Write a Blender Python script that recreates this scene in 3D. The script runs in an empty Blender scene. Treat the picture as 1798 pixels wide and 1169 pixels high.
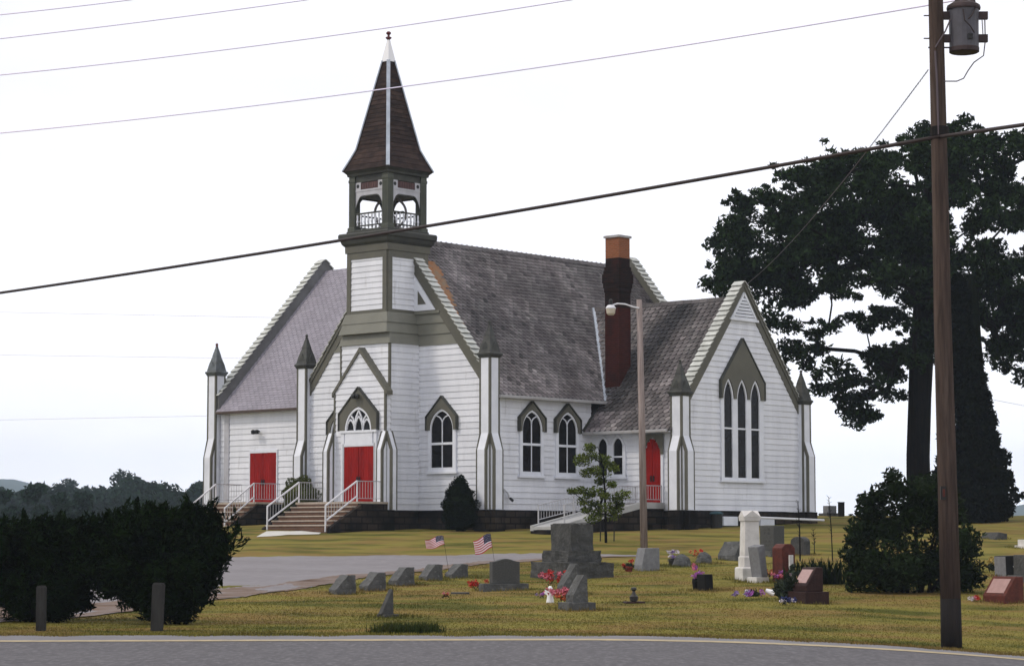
import bpy, bmesh, math, random
import numpy as np
from mathutils import Vector, Matrix, noise
random.seed(11); RNG = np.random.default_rng(7)
R = math.radians
scene = bpy.context.scene
col = scene.collection

# ------------------------------------------------------------------ camera
F_PX, EYE, PITCH = 4200.0, 1.7, 0.086806
PW, PH = 1798.0, 1169.0
cam_d = bpy.data.cameras.new('camera'); cam = bpy.data.objects.new('camera', cam_d); col.objects.link(cam)
cam.location = (0, 0, EYE); cam.rotation_euler = (math.pi/2 + PITCH, 0, 0)
cam_d.sensor_width = 36; cam_d.lens = F_PX/PW*36; cam_d.clip_end = 9000; cam_d.clip_start = 0.5
scene.camera = cam

# ------------------------------------------------------------------ sky and sun (bright white overcast, hazy sun from the left)
SUN_AZ, SUN_EL = R(258), R(48)      # compass-like angle from +Y clockwise
w = bpy.data.worlds.new('World'); scene.world = w; w.use_nodes = True
nt = w.node_tree; nt.nodes.clear()
out = nt.nodes.new('ShaderNodeOutputWorld'); bg = nt.nodes.new('ShaderNodeBackground'); bg.inputs[1].default_value = 0.1
sky = nt.nodes.new('ShaderNodeTexSky'); sky.sky_type = 'NISHITA'; sky.sun_disc = False
sky.sun_elevation = SUN_EL; sky.sun_rotation = SUN_AZ
mix = nt.nodes.new('ShaderNodeMix'); mix.data_type = 'RGBA'
tc = nt.nodes.new('ShaderNodeTexCoord'); mp = nt.nodes.new('ShaderNodeMapping'); mp.inputs['Scale'].default_value = (1, 1, 2.6)
nz = nt.nodes.new('ShaderNodeTexNoise'); nz.inputs['Scale'].default_value = 5.0; nz.inputs['Detail'].default_value = 5; nz.inputs['Roughness'].default_value = .55
cr = nt.nodes.new('ShaderNodeValToRGB')
cr.color_ramp.elements[0].position = .32; cr.color_ramp.elements[0].color = (10.8, 10.7, 11.3, 1)
cr.color_ramp.elements[1].position = .60; cr.color_ramp.elements[1].color = (12.2, 12.2, 12.8, 1)
mix.inputs['Factor'].default_value = .92
nt.links.new(tc.outputs['Generated'], mp.inputs['Vector']); nt.links.new(mp.outputs[0], nz.inputs['Vector'])
nt.links.new(nz.outputs['Fac'], cr.inputs[0])
nt.links.new(sky.outputs[0], mix.inputs['A']); nt.links.new(cr.outputs[0], mix.inputs['B'])
sep = nt.nodes.new('ShaderNodeSeparateXYZ'); nt.links.new(tc.outputs['Generated'], sep.inputs[0])
mr = nt.nodes.new('ShaderNodeMapRange'); mr.inputs[1].default_value = 0.0; mr.inputs[2].default_value = .16; mr.inputs[3].default_value = 1.18; mr.inputs[4].default_value = 1.0
nt.links.new(sep.outputs[2], mr.inputs[0])
vm = nt.nodes.new('ShaderNodeVectorMath'); vm.operation = 'SCALE'; nt.links.new(mix.outputs['Result'], vm.inputs[0]); nt.links.new(mr.outputs[0], vm.inputs['Scale'])
nt.links.new(vm.outputs[0], bg.inputs[0]); nt.links.new(bg.outputs[0], out.inputs[0])
sl = bpy.data.lights.new('sun', 'SUN'); sl.energy = 1.5; sl.angle = R(10); sl.color = (1, .90, .76)
so = bpy.data.objects.new('sun', sl); col.objects.link(so)
sd = Vector((math.sin(SUN_AZ)*math.cos(SUN_EL), math.cos(SUN_AZ)*math.cos(SUN_EL), math.sin(SUN_EL)))
so.rotation_euler = sd.to_track_quat('Z', 'Y').to_euler(); so.location = (0, 0, 60)
scene.view_settings.view_transform = 'Standard'; scene.view_settings.look = 'None'
scene.view_settings.exposure = 0.0; scene.view_settings.gamma = 1.0
scene.render.engine = 'CYCLES'
scene.cycles.max_bounces = 6; scene.cycles.transparent_max_bounces = 4; scene.cycles.volume_bounces = 3

# ------------------------------------------------------------------ helpers
def V(*a): return Vector(a)
class MB:
    def __init__(s): s.v = []; s.f = []; s.m = []; s.t = []
    def add(s, vs, fs, mat=0, tone=1.0):
        o = len(s.v); s.v += [tuple(p) for p in vs]
        for f in fs: s.f.append(tuple(i+o for i in f)); s.m.append(mat); s.t.append(tone)
    def quad(s, a, b, c, d, mat=0, tone=1.0): s.add([a, b, c, d], [(0, 1, 2, 3)], mat, tone)
    def box(s, x0, x1, y0, y1, z0, z1, mat=0, tone=1.0):
        vs = [(x, y, z) for z in (z0, z1) for y in (y0, y1) for x in (x0, x1)]
        s.add(vs, [(0, 2, 3, 1), (4, 5, 7, 6), (0, 1, 5, 4), (2, 6, 7, 3), (0, 4, 6, 2), (1, 3, 7, 5)], mat, tone)
    def prism(s, pts, ext, mat=0, tone=1.0):
        pts = [Vector(p) for p in pts]; e = Vector(ext); n = len(pts)
        vs = pts + [p+e for p in pts]
        s.add(vs, [tuple(range(n))[::-1], tuple(range(n, 2*n))] + [(i, (i+1) % n, n+(i+1) % n, n+i) for i in range(n)], mat, tone)
    def bar(s, a, b, wx, wz, mat=0, up=(0, 0, 1), tone=1.0):
        a = Vector(a); b = Vector(b); d = (b-a).normalized(); up = Vector(up)
        sd_ = d.cross(up)
        if sd_.length < 1e-4: sd_ = d.cross(Vector((1, 0, 0)))
        sd_.normalize(); u = sd_.cross(d).normalized()
        vs = []
        for p in (a, b):
            for i, j in ((-1, -1), (1, -1), (1, 1), (-1, 1)): vs.append(p + sd_*(wx/2*i) + u*(wz/2*j))
        s.add(vs, [(0, 1, 2, 3), (7, 6, 5, 4), (0, 4, 5, 1), (1, 5, 6, 2), (2, 6, 7, 3), (3, 7, 4, 0)], mat, tone)
    def tube(s, pts, rad, n=6, mat=0, tone=1.0, cap=True):
        pts = [Vector(p) for p in pts]; k = len(pts)
        rs = rad if isinstance(rad, (list, tuple)) else [rad]*k
        vs = []; ref = Vector((.13, .37, .92))
        for i, p in enumerate(pts):
            d = (pts[min(i+1, k-1)] - pts[max(i-1, 0)]).normalized()
            a = d.cross(ref)
            if a.length < .05: a = d.cross(Vector((1, 0, 0)))
            a.normalize(); b = d.cross(a)
            for j in range(n):
                t = 2*math.pi*j/n; vs.append(p + (a*math.cos(t)+b*math.sin(t))*rs[i])
        fs = [(i*n+j, i*n+(j+1) % n, (i+1)*n+(j+1) % n, (i+1)*n+j) for i in range(k-1) for j in range(n)]
        if cap: fs += [tuple(range(n))[::-1], tuple(range((k-1)*n, k*n))]
        s.add(vs, fs, mat, tone)
    def lathe(s, prof, c=(0, 0, 0), n=12, mat=0, rot=0, tone=1.0):
        vs = []; c = Vector(c)
        for r, z in prof:
            for j in range(n):
                t = rot+2*math.pi*j/n; vs.append(c+Vector((r*math.cos(t), r*math.sin(t), z)))
        k = len(prof)
        fs = [(i*n+j, i*n+(j+1) % n, (i+1)*n+(j+1) % n, (i+1)*n+j) for i in range(k-1) for j in range(n)]
        fs += [tuple(range(n))[::-1], tuple(range((k-1)*n, k*n))]
        s.add(vs, fs, mat, tone)
    def sq(s, cx, cy, prof, mat=0, tone=1.0):     # square lathe, prof of (half, z)
        s.lathe([(h*math.sqrt(2), z) for h, z in prof], (cx, cy, 0), 4, mat, math.pi/4, tone)
    def roughen(s, amp, cuts=5, freq=6.0):
        bm = bmesh.new(); vs = [bm.verts.new(p) for p in s.v]
        for f in s.f: bm.faces.new([vs[i] for i in f])
        bmesh.ops.remove_doubles(bm, verts=bm.verts, dist=1e-5)
        bmesh.ops.triangulate(bm, faces=[f for f in bm.faces if len(f.verts) > 4])
        bmesh.ops.subdivide_edges(bm, edges=bm.edges, cuts=cuts, use_grid_fill=True)
        off = Vector((random.uniform(0, 50), random.uniform(0, 50), 0))
        for v in bm.verts:
            n_ = noise.noise_vector(v.co*freq+off)+noise.noise_vector(v.co*freq*2.7+off)*.5
            v.co += n_*amp
        bm.verts.index_update()
        s.v = [tuple(v.co) for v in bm.verts]; s.f = [tuple(v.index for v in f.verts) for f in bm.faces]; s.m = [0]*len(s.f); s.t = [1.0]*len(s.f); bm.free()
        return s
    def build(s, name, mats, parent=None, bevel=0.0, smooth=False):
        me = bpy.data.meshes.new(name); me.from_pydata(s.v, [], s.f)
        mats = mats if isinstance(mats, (list, tuple)) else [mats]
        for m in mats: me.materials.append(m)
        me.polygons.foreach_set('material_index', s.m)
        at = me.attributes.new('tone', 'FLOAT', 'FACE'); at.data.foreach_set('value', s.t)
        if smooth: me.polygons.foreach_set('use_smooth', [True]*len(s.f))
        me.update()
        o = bpy.data.objects.new(name, me); col.objects.link(o)
        if parent is not None: o.parent = parent
        if bevel:
            b = o.modifiers.new('bevel', 'BEVEL'); b.width = bevel; b.segments = 2; b.limit_method = 'ANGLE'
        return o

def tag(o, label=None, cat=None, group=None, kind=None):
    if label: o['label'] = label
    if cat: o['category'] = cat
    if group: o['group'] = group
    if kind: o['kind'] = kind
    return o
def empty(name, loc=(0, 0, 0), rz=0.0):
    o = bpy.data.objects.new(name, None); col.objects.link(o)
    o.location = loc; o.rotation_euler = (0, 0, rz); o.empty_display_size = .2; return o

# ------------------------------------------------------------------ materials
def mat(name, c, rough=.8, c2=None, nscale=3.0, mixlo=.35, mixhi=.65, bump=0.0, bscale=40.0, tone=0.0, spec=.3, metal=0.0,
        stretch=(1, 1, 1), c3=None, n3=.4, lo3=.55, hi3=.7, coord='Object', trans=0.0, detail=5):
    m = bpy.data.materials.new(name); m.use_nodes = True; t = m.node_tree; t.nodes.clear()
    o = t.nodes.new('ShaderNodeOutputMaterial'); p = t.nodes.new('ShaderNodeBsdfPrincipled'); t.links.new(p.outputs[0], o.inputs[0])
    p.inputs['Roughness'].default_value = rough; p.inputs['Specular IOR Level'].default_value = spec; p.inputs['Metallic'].default_value = metal
    tcn = t.nodes.new('ShaderNodeTexCoord'); mpn = t.nodes.new('ShaderNodeMapping'); mpn.inputs['Scale'].default_value = stretch
    t.links.new(tcn.outputs[coord], mpn.inputs[0])
    cur = None
    def ramp_mix(a, b, sc, lo, hi):
        n = t.nodes.new('ShaderNodeTexNoise'); n.inputs['Scale'].default_value = sc; n.inputs['Detail'].default_value = detail; n.inputs['Roughness'].default_value = .6
        t.links.new(mpn.outputs[0], n.inputs['Vector'])
        r = t.nodes.new('ShaderNodeMapRange'); r.inputs[1].default_value = lo; r.inputs[2].default_value = hi; t.links.new(n.outputs['Fac'], r.inputs[0])
        x = t.nodes.new('ShaderNodeMix'); x.data_type = 'RGBA'; t.links.new(r.outputs[0], x.inputs['Factor'])
        for k, vv in (('A', a), ('B', b)):
            if isinstance(vv, tuple): x.inputs[k].default_value = (*vv, 1)
            else: t.links.new(vv, x.inputs[k])
        return x.outputs['Result']
    cur = ramp_mix(c, c2 if c2 else c, nscale, mixlo, mixhi)
    if c3: cur = ramp_mix(cur, c3, n3, lo3, hi3)
    if tone:
        a = t.nodes.new('ShaderNodeAttribute'); a.attribute_name = 'tone'
        x = t.nodes.new('ShaderNodeMix'); x.data_type = 'RGBA'; x.blend_type = 'MULTIPLY'; x.inputs['Factor'].default_value = tone
        t.links.new(cur, x.inputs['A']); t.links.new(a.outputs['Fac'], x.inputs['B']); cur = x.outputs['Result']
    t.links.new(cur, p.inputs['Base Color'])
    if trans:
        tr = t.nodes.new('ShaderNodeBsdfTranslucent'); t.links.new(cur, tr.inputs[0])
        ms = t.nodes.new('ShaderNodeMixShader'); ms.inputs[0].default_value = trans
        t.links.new(p.outputs[0], ms.inputs[1]); t.links.new(tr.outputs[0], ms.inputs[2]); t.links.new(ms.outputs[0], o.inputs[0])
    if bump:
        n = t.nodes.new('ShaderNodeTexNoise'); n.inputs['Scale'].default_value = bscale; n.inputs['Detail'].default_value = 4
        t.links.new(mpn.outputs[0], n.inputs['Vector'])
        b = t.nodes.new('ShaderNodeBump'); b.inputs['Strength'].default_value = bump; b.inputs['Distance'].default_value = .03
        t.links.new(n.outputs['Fac'], b.inputs['Height']); t.links.new(b.outputs[0], p.inputs['Normal'])
    return m

def brick_mat(name, c1, c2, mortar, scale, bw=.5, bh=.25, msize=.02, bump=.6, dirt=None, dlo=.5, dhi=.7, dscale=.8, axes='box'):
    m = bpy.data.materials.new(name); m.use_nodes = True; t = m.node_tree; p = t.nodes['Principled BSDF']
    p.inputs['Roughness'].default_value = .95; p.inputs['Specular IOR Level'].default_value = .04
    tcn = t.nodes.new('ShaderNodeTexCoord'); sx = t.nodes.new('ShaderNodeSeparateXYZ'); t.links.new(tcn.outputs['Object'], sx.inputs[0])
    ad = t.nodes.new('ShaderNodeMath'); t.links.new(sx.outputs[0], ad.inputs[0]); t.links.new(sx.outputs[1], ad.inputs[1])
    cx = t.nodes.new('ShaderNodeCombineXYZ'); t.links.new(ad.outputs[0], cx.inputs[0]); t.links.new(sx.outputs[2], cx.inputs[1])
    b = t.nodes.new('ShaderNodeTexBrick'); b.inputs['Scale'].default_value = scale; b.inputs['Color1'].default_value = (*c1, 1); b.inputs['Color2'].default_value = (*c2, 1)
    b.inputs['Mortar'].default_value = (*mortar, 1); b.inputs['Brick Width'].default_value = bw; b.inputs['Row Height'].default_value = bh; b.inputs['Mortar Size'].default_value = msize
    t.links.new(cx.outputs[0], b.inputs['Vector'])
    cur = b.outputs['Color']
    if dirt:
        n = t.nodes.new('ShaderNodeTexNoise'); n.inputs['Scale'].default_value = dscale; n.inputs['Detail'].default_value = 5; t.links.new(tcn.outputs['Object'], n.inputs['Vector'])
        r = t.nodes.new('ShaderNodeMapRange'); r.inputs[1].default_value = dlo; r.inputs[2].default_value = dhi; t.links.new(n.outputs['Fac'], r.inputs[0])
        x = t.nodes.new('ShaderNodeMix'); x.data_type = 'RGBA'; t.links.new(r.outputs[0], x.inputs['Factor']); t.links.new(cur, x.inputs['A']); x.inputs['B'].default_value = (*dirt, 1); cur = x.outputs['Result']
    t.links.new(cur, p.inputs['Base Color'])
    bp = t.nodes.new('ShaderNodeBump'); bp.inputs['Strength'].default_value = bump; bp.inputs['Distance'].default_value = .02; bp.invert = True
    t.links.new(b.outputs['Fac'], bp.inputs['Height']); t.links.new(bp.outputs[0], p.inputs['Normal'])
    return m

M = {}
M['siding'] = mat('white_siding_paint', (.72, .735, .785), .6, (.64, .655, .71), .9, bump=.12, bscale=14, stretch=(2.4, 2.4, .5), c3=(.44, .44, .46), n3=1.5, lo3=.60, hi3=.85, tone=1.0)
M['white'] = mat('white_trim_paint', (.72, .74, .80), .5, (.62, .64, .70), 1.4, bump=.1, bscale=20)
M['siding_trim'] = mat('grey_trim_paint', (.46, .46, .50), .6, (.36, .36, .39), 2)
M['olive'] = mat('olive_trim_paint', (.112, .108, .085), .6, (.090, .087, .071), 1.2, bump=.1, bscale=18)
M['olive_light'] = mat('olive_board_paint', (.178, .177, .148), .6, (.15, .149, .124), 1.2, bump=.1, bscale=18)
M['olive_mid'] = mat('belfry_olive_paint', (.070, .076, .058), .6, (.05, .054, .043), 1.5, bump=.15, bscale=18)
M['olive_dark'] = mat('dark_olive_paint', (.050, .052, .042), .6, (.03, .03, .027), 1.5, bump=.15, bscale=18)
M['pinnacle'] = mat('weathered_pinnacle_metal', (.058, .060, .052), .55, (.028, .028, .026), 3, bump=.2, bscale=14)
M['pinnacle_grey'] = mat('grey_pinnacle_metal', (.14, .16, .18), .5, (.06, .065, .06), 3, bump=.2, bscale=14)
M['slate'] = mat('old_slate', (.148, .132, .134), .65, (.086, .073, .074), .8, tone=1.0, bump=.25, bscale=25, spec=.25, c3=(.215, .20, .195), n3=1.3, lo3=.52, hi3=.78)
M['shingle'] = mat('lilac_asphalt_shingle', (.285, .265, .305), .8, (.25, .235, .27), .7, tone=1.0, bump=.2, bscale=60, spec=.2)
M['spire'] = mat('brown_spire_shingle', (.042, .026, .021), .85, (.022, .013, .011), 2.2, tone=1.0, bump=.3, bscale=18, spec=.15, stretch=(1, 1, 2.5))
M['coping'] = mat('coping_slat_paint', (.56, .57, .54), .6, (.40, .41, .38), 2.5, tone=1.0, bump=.1, bscale=12)
M['wing_band'] = mat('grey_verge_board', (.15, .15, .155), .6, (.11, .11, .11), 2, bump=.1)
M['flash'] = mat('galvanised_flashing', (.42, .46, .52), .4, (.30, .33, .38), 3, bump=.1, metal=.3)
M['rust'] = mat('rusty_flashing', (.30, .115, .035), .85, (.20, .15, .10), 2.2, bump=.4, bscale=20, c3=(.14, .06, .03), n3=5)
M['red_door'] = mat('red_door_paint', (.27, .010, .008), .6, (.17, .006, .006), 2.5, bump=.1, bscale=25, stretch=(1, 1, .3), spec=.08)
M['glass'] = mat('dark_window_glass', (.005, .005, .006), .2, (.014, .013, .014), 1.6, spec=.10)
M['black'] = mat('black_metal', (.012, .012, .012), .5)
M['stone_wall'] = brick_mat('dark_foundation_stone', (.024, .020, .017), (.050, .038, .030), (.012, .011, .010), 1.0, .62, .27, .03, .9, (.009, .008, .008), .40, .62, .9)
M['step_tread'] = mat('concrete_tread', (.42, .36, .30), .85, (.32, .27, .22), 4, bump=.2)
M['step_riser'] = brick_mat('brown_brick_riser', (.13, .068, .042), (.095, .052, .035), (.10, .08, .07), 1.0, .22, .08, .01, .4)
M['concrete'] = mat('pale_concrete', (.40, .40, .40), .9, (.30, .30, .30), 2, bump=.2, bscale=30)
M['path'] = mat('path_concrete', (.55, .54, .50), .9, (.46, .45, .42), 1.2, bump=.2)
M['rail'] = mat('white_rail_paint', (.68, .68, .72), .5, (.55, .55, .58), 5)
M['rail_thin'] = mat('grey_picket_paint', (.42, .42, .45), .5, (.34, .34, .36), 5)
M['gutter'] = mat('gutter_metal', (.34, .335, .34), .5, (.22, .19, .18), 2.2, mixlo=.5, mixhi=.75, bump=.1)
M['gutter_brown'] = mat('brown_gutter', (.075, .048, .036), .6, (.05, .033, .027), 3)
M['brick_red'] = brick_mat('dark_red_chimney_brick', (.058, .014, .011), (.042, .011, .009), (.05, .022, .018), 1.0, .22, .08, .01, .5, (.022, .012, .012), .50, .75, 1.2)
M['brick_orange'] = brick_mat('new_orange_brick', (.25, .085, .038), (.20, .07, .032), (.20, .12, .08), 1.0, .22, .08, .01, .4)
M['brick_soot'] = brick_mat('sooty_brick', (.016, .011, .010), (.030, .015, .013), (.012, .010, .009), 1.0, .22, .08, .01, .6, (.045, .014, .011), .62, .80, 1.6)
M['dark_red'] = mat('dark_red_paint', (.11, .02, .022), .5, (.07, .015, .018), 6)
M['louvre'] = mat('brown_louvre', (.10, .05, .048), .7, (.07, .04, .04), 4)
M['bell'] = mat('dark_bell_bronze', (.05, .045, .04), .45, metal=.6)
M['wheel'] = mat('grey_bell_wheel', (.16, .14, .14), .6, (.10, .09, .09), 4)
M['asphalt'] = mat('road_asphalt', (.098, .093, .099), .92, (.078, .074, .080), 3.0, bump=.5, bscale=30, spec=.2, c3=(.14, .134, .142), n3=11, lo3=.48, hi3=.70, stretch=(1, .28, 1))
M['shoulder'] = mat('pale_road_shoulder', (.190, .185, .195), .92, (.16, .155, .165), .8, bump=.4, bscale=40, spec=.2, c3=(.135, .13, .135), n3=6, lo3=.55, hi3=.72)
M['line'] = mat('faded_cream_line', (.40, .32, .19), .8, (.27, .23, .16), 3.2, mixlo=.40, mixhi=.66, bump=.2)
M['drive'] = mat('driveway_asphalt', (.200, .188, .198), .93, (.170, .158, .165), .35, bump=.4, bscale=30, spec=.2, c3=(.235, .22, .225), n3=3, lo3=.5, hi3=.8)
M['gravel'] = mat('brown_gravel', (.135, .088, .062), .95, (.20, .165, .15), 2.5, bump=.8, bscale=25, spec=.1, c3=(.085, .052, .036), n3=.8, stretch=(.5, 1, 1))
M['ground'] = mat('summer_lawn', (.178, .152, .040), .95, (.180, .125, .044), .55, mixlo=.47, mixhi=.56, bump=.6, bscale=12, spec=.02,
                  c3=(.068, .072, .017), n3=.60, lo3=.46, hi3=.64, stretch=(.5, 1, 1), detail=10)
M['blade'] = mat('grass_blades', (.178, .155, .040), .9, (.180, .127, .045), .55, mixlo=.47, mixhi=.56, tone=1.0, spec=.02, stretch=(.5, 1, 1),
                 c3=(.068, .073, .017), n3=.60, lo3=.46, hi3=.64, trans=.15, detail=10)
M['tuft'] = mat('dark_long_grass', (.020, .034, .008), .9, (.045, .05, .014), 4, tone=1.0, spec=.05)
M['pole'] = mat('weathered_pole_wood', (.080, .056, .046), .9, (.036, .026, .022), 2.5, bump=.6, bscale=9, stretch=(6, 6, .35), spec=.1, c3=(.095, .07, .058), n3=1.2)
M['pole_tar'] = mat('creosote_dark_wood', (.011, .010, .010), .9, (.02, .017, .016), 3, bump=.5, bscale=12, stretch=(5, 5, .4), spec=.1)
M['lamp_pole'] = mat('grey_pole_wood', (.30, .25, .235), .9, (.17, .135, .125), 2.5, bump=.5, bscale=9, stretch=(6, 6, .35), spec=.1)
M['post'] = mat('grey_post_wood', (.040, .039, .037), .9, (.026, .025, .024), 3, bump=.5, bscale=12, stretch=(4, 4, .6), spec=.1)
M['transf'] = mat('transformer_paint', (.080, .077, .092), .5, (.06, .057, .066), 4, bump=.05)
M['bracket'] = mat('rusty_bracket', (.045, .028, .028), .7, (.03, .02, .02), 5)
M['cable'] = mat('brown_cable_sheath', (.026, .016, .015), .6)
M['wire'] = mat('lilac_aluminium_wire', (.70, .66, .84), .6, (.74, .62, .74), .05)
M['wire_dark'] = mat('grey_twisted_wire', (.09, .07, .08), .7)
M['bark'] = mat('dark_bark', (.011, .009, .0075), .95, (.005, .004, .004), 3, bump=.9, bscale=6, stretch=(4, 4, .5), spec=.05)
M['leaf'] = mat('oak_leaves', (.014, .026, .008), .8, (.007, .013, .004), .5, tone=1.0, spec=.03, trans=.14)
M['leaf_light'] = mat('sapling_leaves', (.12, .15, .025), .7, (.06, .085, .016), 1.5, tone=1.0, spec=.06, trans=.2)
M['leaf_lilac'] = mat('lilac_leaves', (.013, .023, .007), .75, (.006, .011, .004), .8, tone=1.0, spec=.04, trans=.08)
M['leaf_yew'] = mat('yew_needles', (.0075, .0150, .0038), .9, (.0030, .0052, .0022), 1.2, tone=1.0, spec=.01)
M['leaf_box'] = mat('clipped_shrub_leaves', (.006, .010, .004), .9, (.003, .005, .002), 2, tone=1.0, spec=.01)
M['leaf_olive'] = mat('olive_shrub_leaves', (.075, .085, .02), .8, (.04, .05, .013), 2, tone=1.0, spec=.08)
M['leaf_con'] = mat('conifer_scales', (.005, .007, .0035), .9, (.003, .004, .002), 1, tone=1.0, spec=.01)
M['leaf_far'] = mat('far_tree_leaves', (.016, .034, .020), .9, (.009, .019, .012), .12, tone=1.0, spec=.03)
M['granite'] = mat('grey_granite', (.098, .099, .098), .8, (.052, .053, .053), 3.5, bump=1.0, bscale=11, c3=(.145, .145, .143), n3=7, spec=.12)
M['granite_pol'] = mat('smooth_grey_granite', (.066, .067, .064), .6, (.05, .05, .048), 30, bump=.05, c3=(.082, .082, .08), n3=2, spec=.15)
M['granite_pale'] = mat('pale_granite', (.175, .18, .19), .65, (.13, .13, .14), 8, bump=.2, c3=(.14, .14, .145), n3=3)
M['marble'] = mat('white_marble', (.62, .60, .58), .6, (.48, .46, .44), 3, bump=.15, c3=(.36, .35, .34), n3=5, lo3=.58, hi3=.8)
M['granite_red'] = mat('red_brown_granite', (.105, .027, .018), .55, (.062, .018, .013), 8, bump=.3, bscale=20, spec=.15)
M['granite_red_dark'] = mat('dark_brown_granite', (.032, .014, .012), .65, (.02, .009, .008), 8, bump=.4, bscale=20, spec=.15)
M['panel_pink'] = mat('polished_pink_face', (.36, .22, .20), .35, (.30, .18, .165), 10, spec=.5)
M['granite_black'] = mat('black_granite', (.009, .009, .010), .5, (.013, .013, .013), 8, spec=.06)
M['slate_stone'] = mat('dark_grey_stone', (.074, .074, .071), .85, (.044, .044, .043), 4, bump=1.0, bscale=12, spec=.12, c3=(.082, .082, .08), n3=6)
M['ceramic'] = mat('white_ceramic', (.72, .72, .74), .35, spec=.5)
M['terracotta'] = mat('terracotta_pot', (.16, .022, .015), .7)
M['darkpot'] = mat('dark_bronze_vase', (.02, .018, .015), .5, spec=.4)
for n_, c_ in dict(red=(.50, .025, .02), pink=(.62, .16, .22), purple=(.40, .12, .46), white=(.72, .66, .74), orange=(.62, .15, .06), blue=(.03, .04, .17), lilac=(.30, .2, .5), yellow=(.5, .36, .1)).items():
    M['fl_'+n_] = mat(n_+'_petals', c_, .7, tuple(x*.7 for x in c_), 12, tone=.6)
M['fl_green'] = mat('bouquet_greenery', (.012, .02, .01), .8, (.02, .03, .012), 8, tone=1.0)
M['lampglass'] = mat('milky_lamp_bowl', (.50, .45, .36), .35, (.42, .37, .30), 6)
M['ceram_white'] = M['ceramic']

# ------------------------------------------------------------------ terrain
KY = [-60, 0, 20, 43, 50, 60, 72, 84, 96, 101, 110, 125, 140, 200, 300, 420, 700, 1500, 4000]
KZ = [0, 0, 0, .0, .20, .50, .85, 1.2, 2.0, 2.24, 2.65, 3.05, 2.9, -3, -9, -12, -16, -22, -30]
def sstep(a, b, x):
    t = np.clip((x-a)/(b-a), 0, 1); return t*t*(3-2*t)
def gz(x, y):
    x = np.asarray(x, float); y = np.asarray(y, float)
    z = np.interp(y, KY, KZ)
    z = (z + np.interp(y-2, KY, KZ) + np.interp(y+2, KY, KZ))/3
    xx = np.clip(x-1, 0, None); xc = np.clip(xx, 0, 12)
    drop = .0056*xc**2 + .0056*24*(xx-xc)
    z = z - np.clip(drop, 0, 3.0)*(1-sstep(43, 60, y))
    z = z - .55*sstep(2, -22, x)*0 - .5*sstep(-4, -24, x)*sstep(98, 112, y)
    z = z + .035*np.sin(x*.7+1.3)*np.sin(y*.45)*sstep(46, 54, y) + .02*np.sin(x*1.9)*np.sin(y*1.1+.5)*sstep(46, 54, y)
    return z
def g(x, y): return float(gz(x, y))
CP, SP = math.cos(PITCH), math.sin(PITCH)
def ray(px, py):
    cx = (px-PW/2)/F_PX; cy = -(py-PH/2)/F_PX
    return Vector((cx, CP-SP*cy, SP+CP*cy))
def gp(px, py):                      # where the sight line of a photo pixel meets the ground
    d = ray(px, py); d = d/d.y
    y = 25.0
    while y < 400:
        if EYE + d.z*y < g(d.x*y, y): break
        y += .05
    return Vector((d.x*y, y, g(d.x*y, y)))
def at(px, py, y):
    d = ray(px, py); d = d/d.y; return Vector((d.x*y, y, EYE+d.z*y))

xs = np.concatenate([np.linspace(-2500, -1000, 6), np.linspace(-900, -70, 16), np.linspace(-60, 60, 121), np.linspace(70, 900, 16), np.linspace(1000, 2500, 6)])
ys = np.concatenate([np.linspace(-60, 26, 16), np.linspace(27, 145, 150), np.linspace(150, 700, 40), np.linspace(760, 3200, 16)])
X, Y = np.meshgrid(xs, ys)
Z = gz(X, Y)
mb = MB(); nx, ny = len(xs), len(ys)
mb.add(np.stack([X.ravel(), Y.ravel(), Z.ravel()], 1).tolist(), [(j*nx+i, j*nx+i+1, (j+1)*nx+i+1, (j+1)*nx+i) for j in range(ny-1) for i in range(nx-1)])
tag(mb.build('ground', M['ground'], smooth=True), kind='structure')

def drape(name, near, far, material, lift, n=80, k=8, jag=0.0):
    """sheet on the ground between two polylines of (x, y)"""
    def samp(pl, t):
        pl = np.array(pl, float); d = np.concatenate([[0], np.cumsum(np.hypot(*np.diff(pl, axis=0).T))]); d /= d[-1]
        return np.stack([np.interp(t, d, pl[:, 0]), np.interp(t, d, pl[:, 1])], 1)
    t = np.linspace(0, 1, n+1); a = samp(near, t); b = samp(far, t)
    if jag:
        a[:, 1] += RNG.normal(0, jag, n+1); b[:, 1] += RNG.normal(0, jag, n+1)
    vs = []
    for s_ in np.linspace(0, 1, k+1):
        p = a*(1-s_)+b*s_
        z = gz(p[:, 0], p[:, 1])+lift
        vs += np.column_stack([p, z]).tolist()
    m_ = MB(); m_.add(vs, [(j*(n+1)+i, j*(n+1)+i+1, (j+1)*(n+1)+i+1, (j+1)*(n+1)+i) for j in range(k) for i in range(n)])
    return tag(m_.build(name, material, smooth=True), kind='structure')
EDGE = 43.0
drape('road', [(-60, 27.5), (60, 27.5)], [(-60, 40.75), (-4, 41.1), (60, 41.1)], M['asphalt'], .020, 160, 10)
drape('road_shoulder', [(-60, 40.0), (-8, 40.4), (0, 41.0), (60, 41.0)], [(-60, EDGE), (60, EDGE)], M['shoulder'], .014, 400, 4, .035)
drape('road_marking', [(-60, 40.0), (-8, 40.4), (0, 41.0), (60, 41.0)], [(-60, 40.6), (-8, 41.0), (0, 41.56), (60, 41.56)], M['line'], .027, 160, 1)
up = [gp(*p) for p in [(330, 981), (430, 978), (700, 975), (950, 972), (1010, 972)]]
lo = [gp(*p) for p in [(0, 1093), (150, 1083), (330, 1060), (430, 1048), (560, 1028), (700, 1008), (850, 990), (1010, 978)]]
upp = [(-26, 80.)]+[(p.x, p.y) for p in up]+[(5, 84.)]; lop = [(-26, 47.)]+[(p.x, p.y) for p in lo]+[(5, 81.5)]
drape('driveway', lop, upp, M['drive'], .018, 160, 8, .10)
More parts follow.
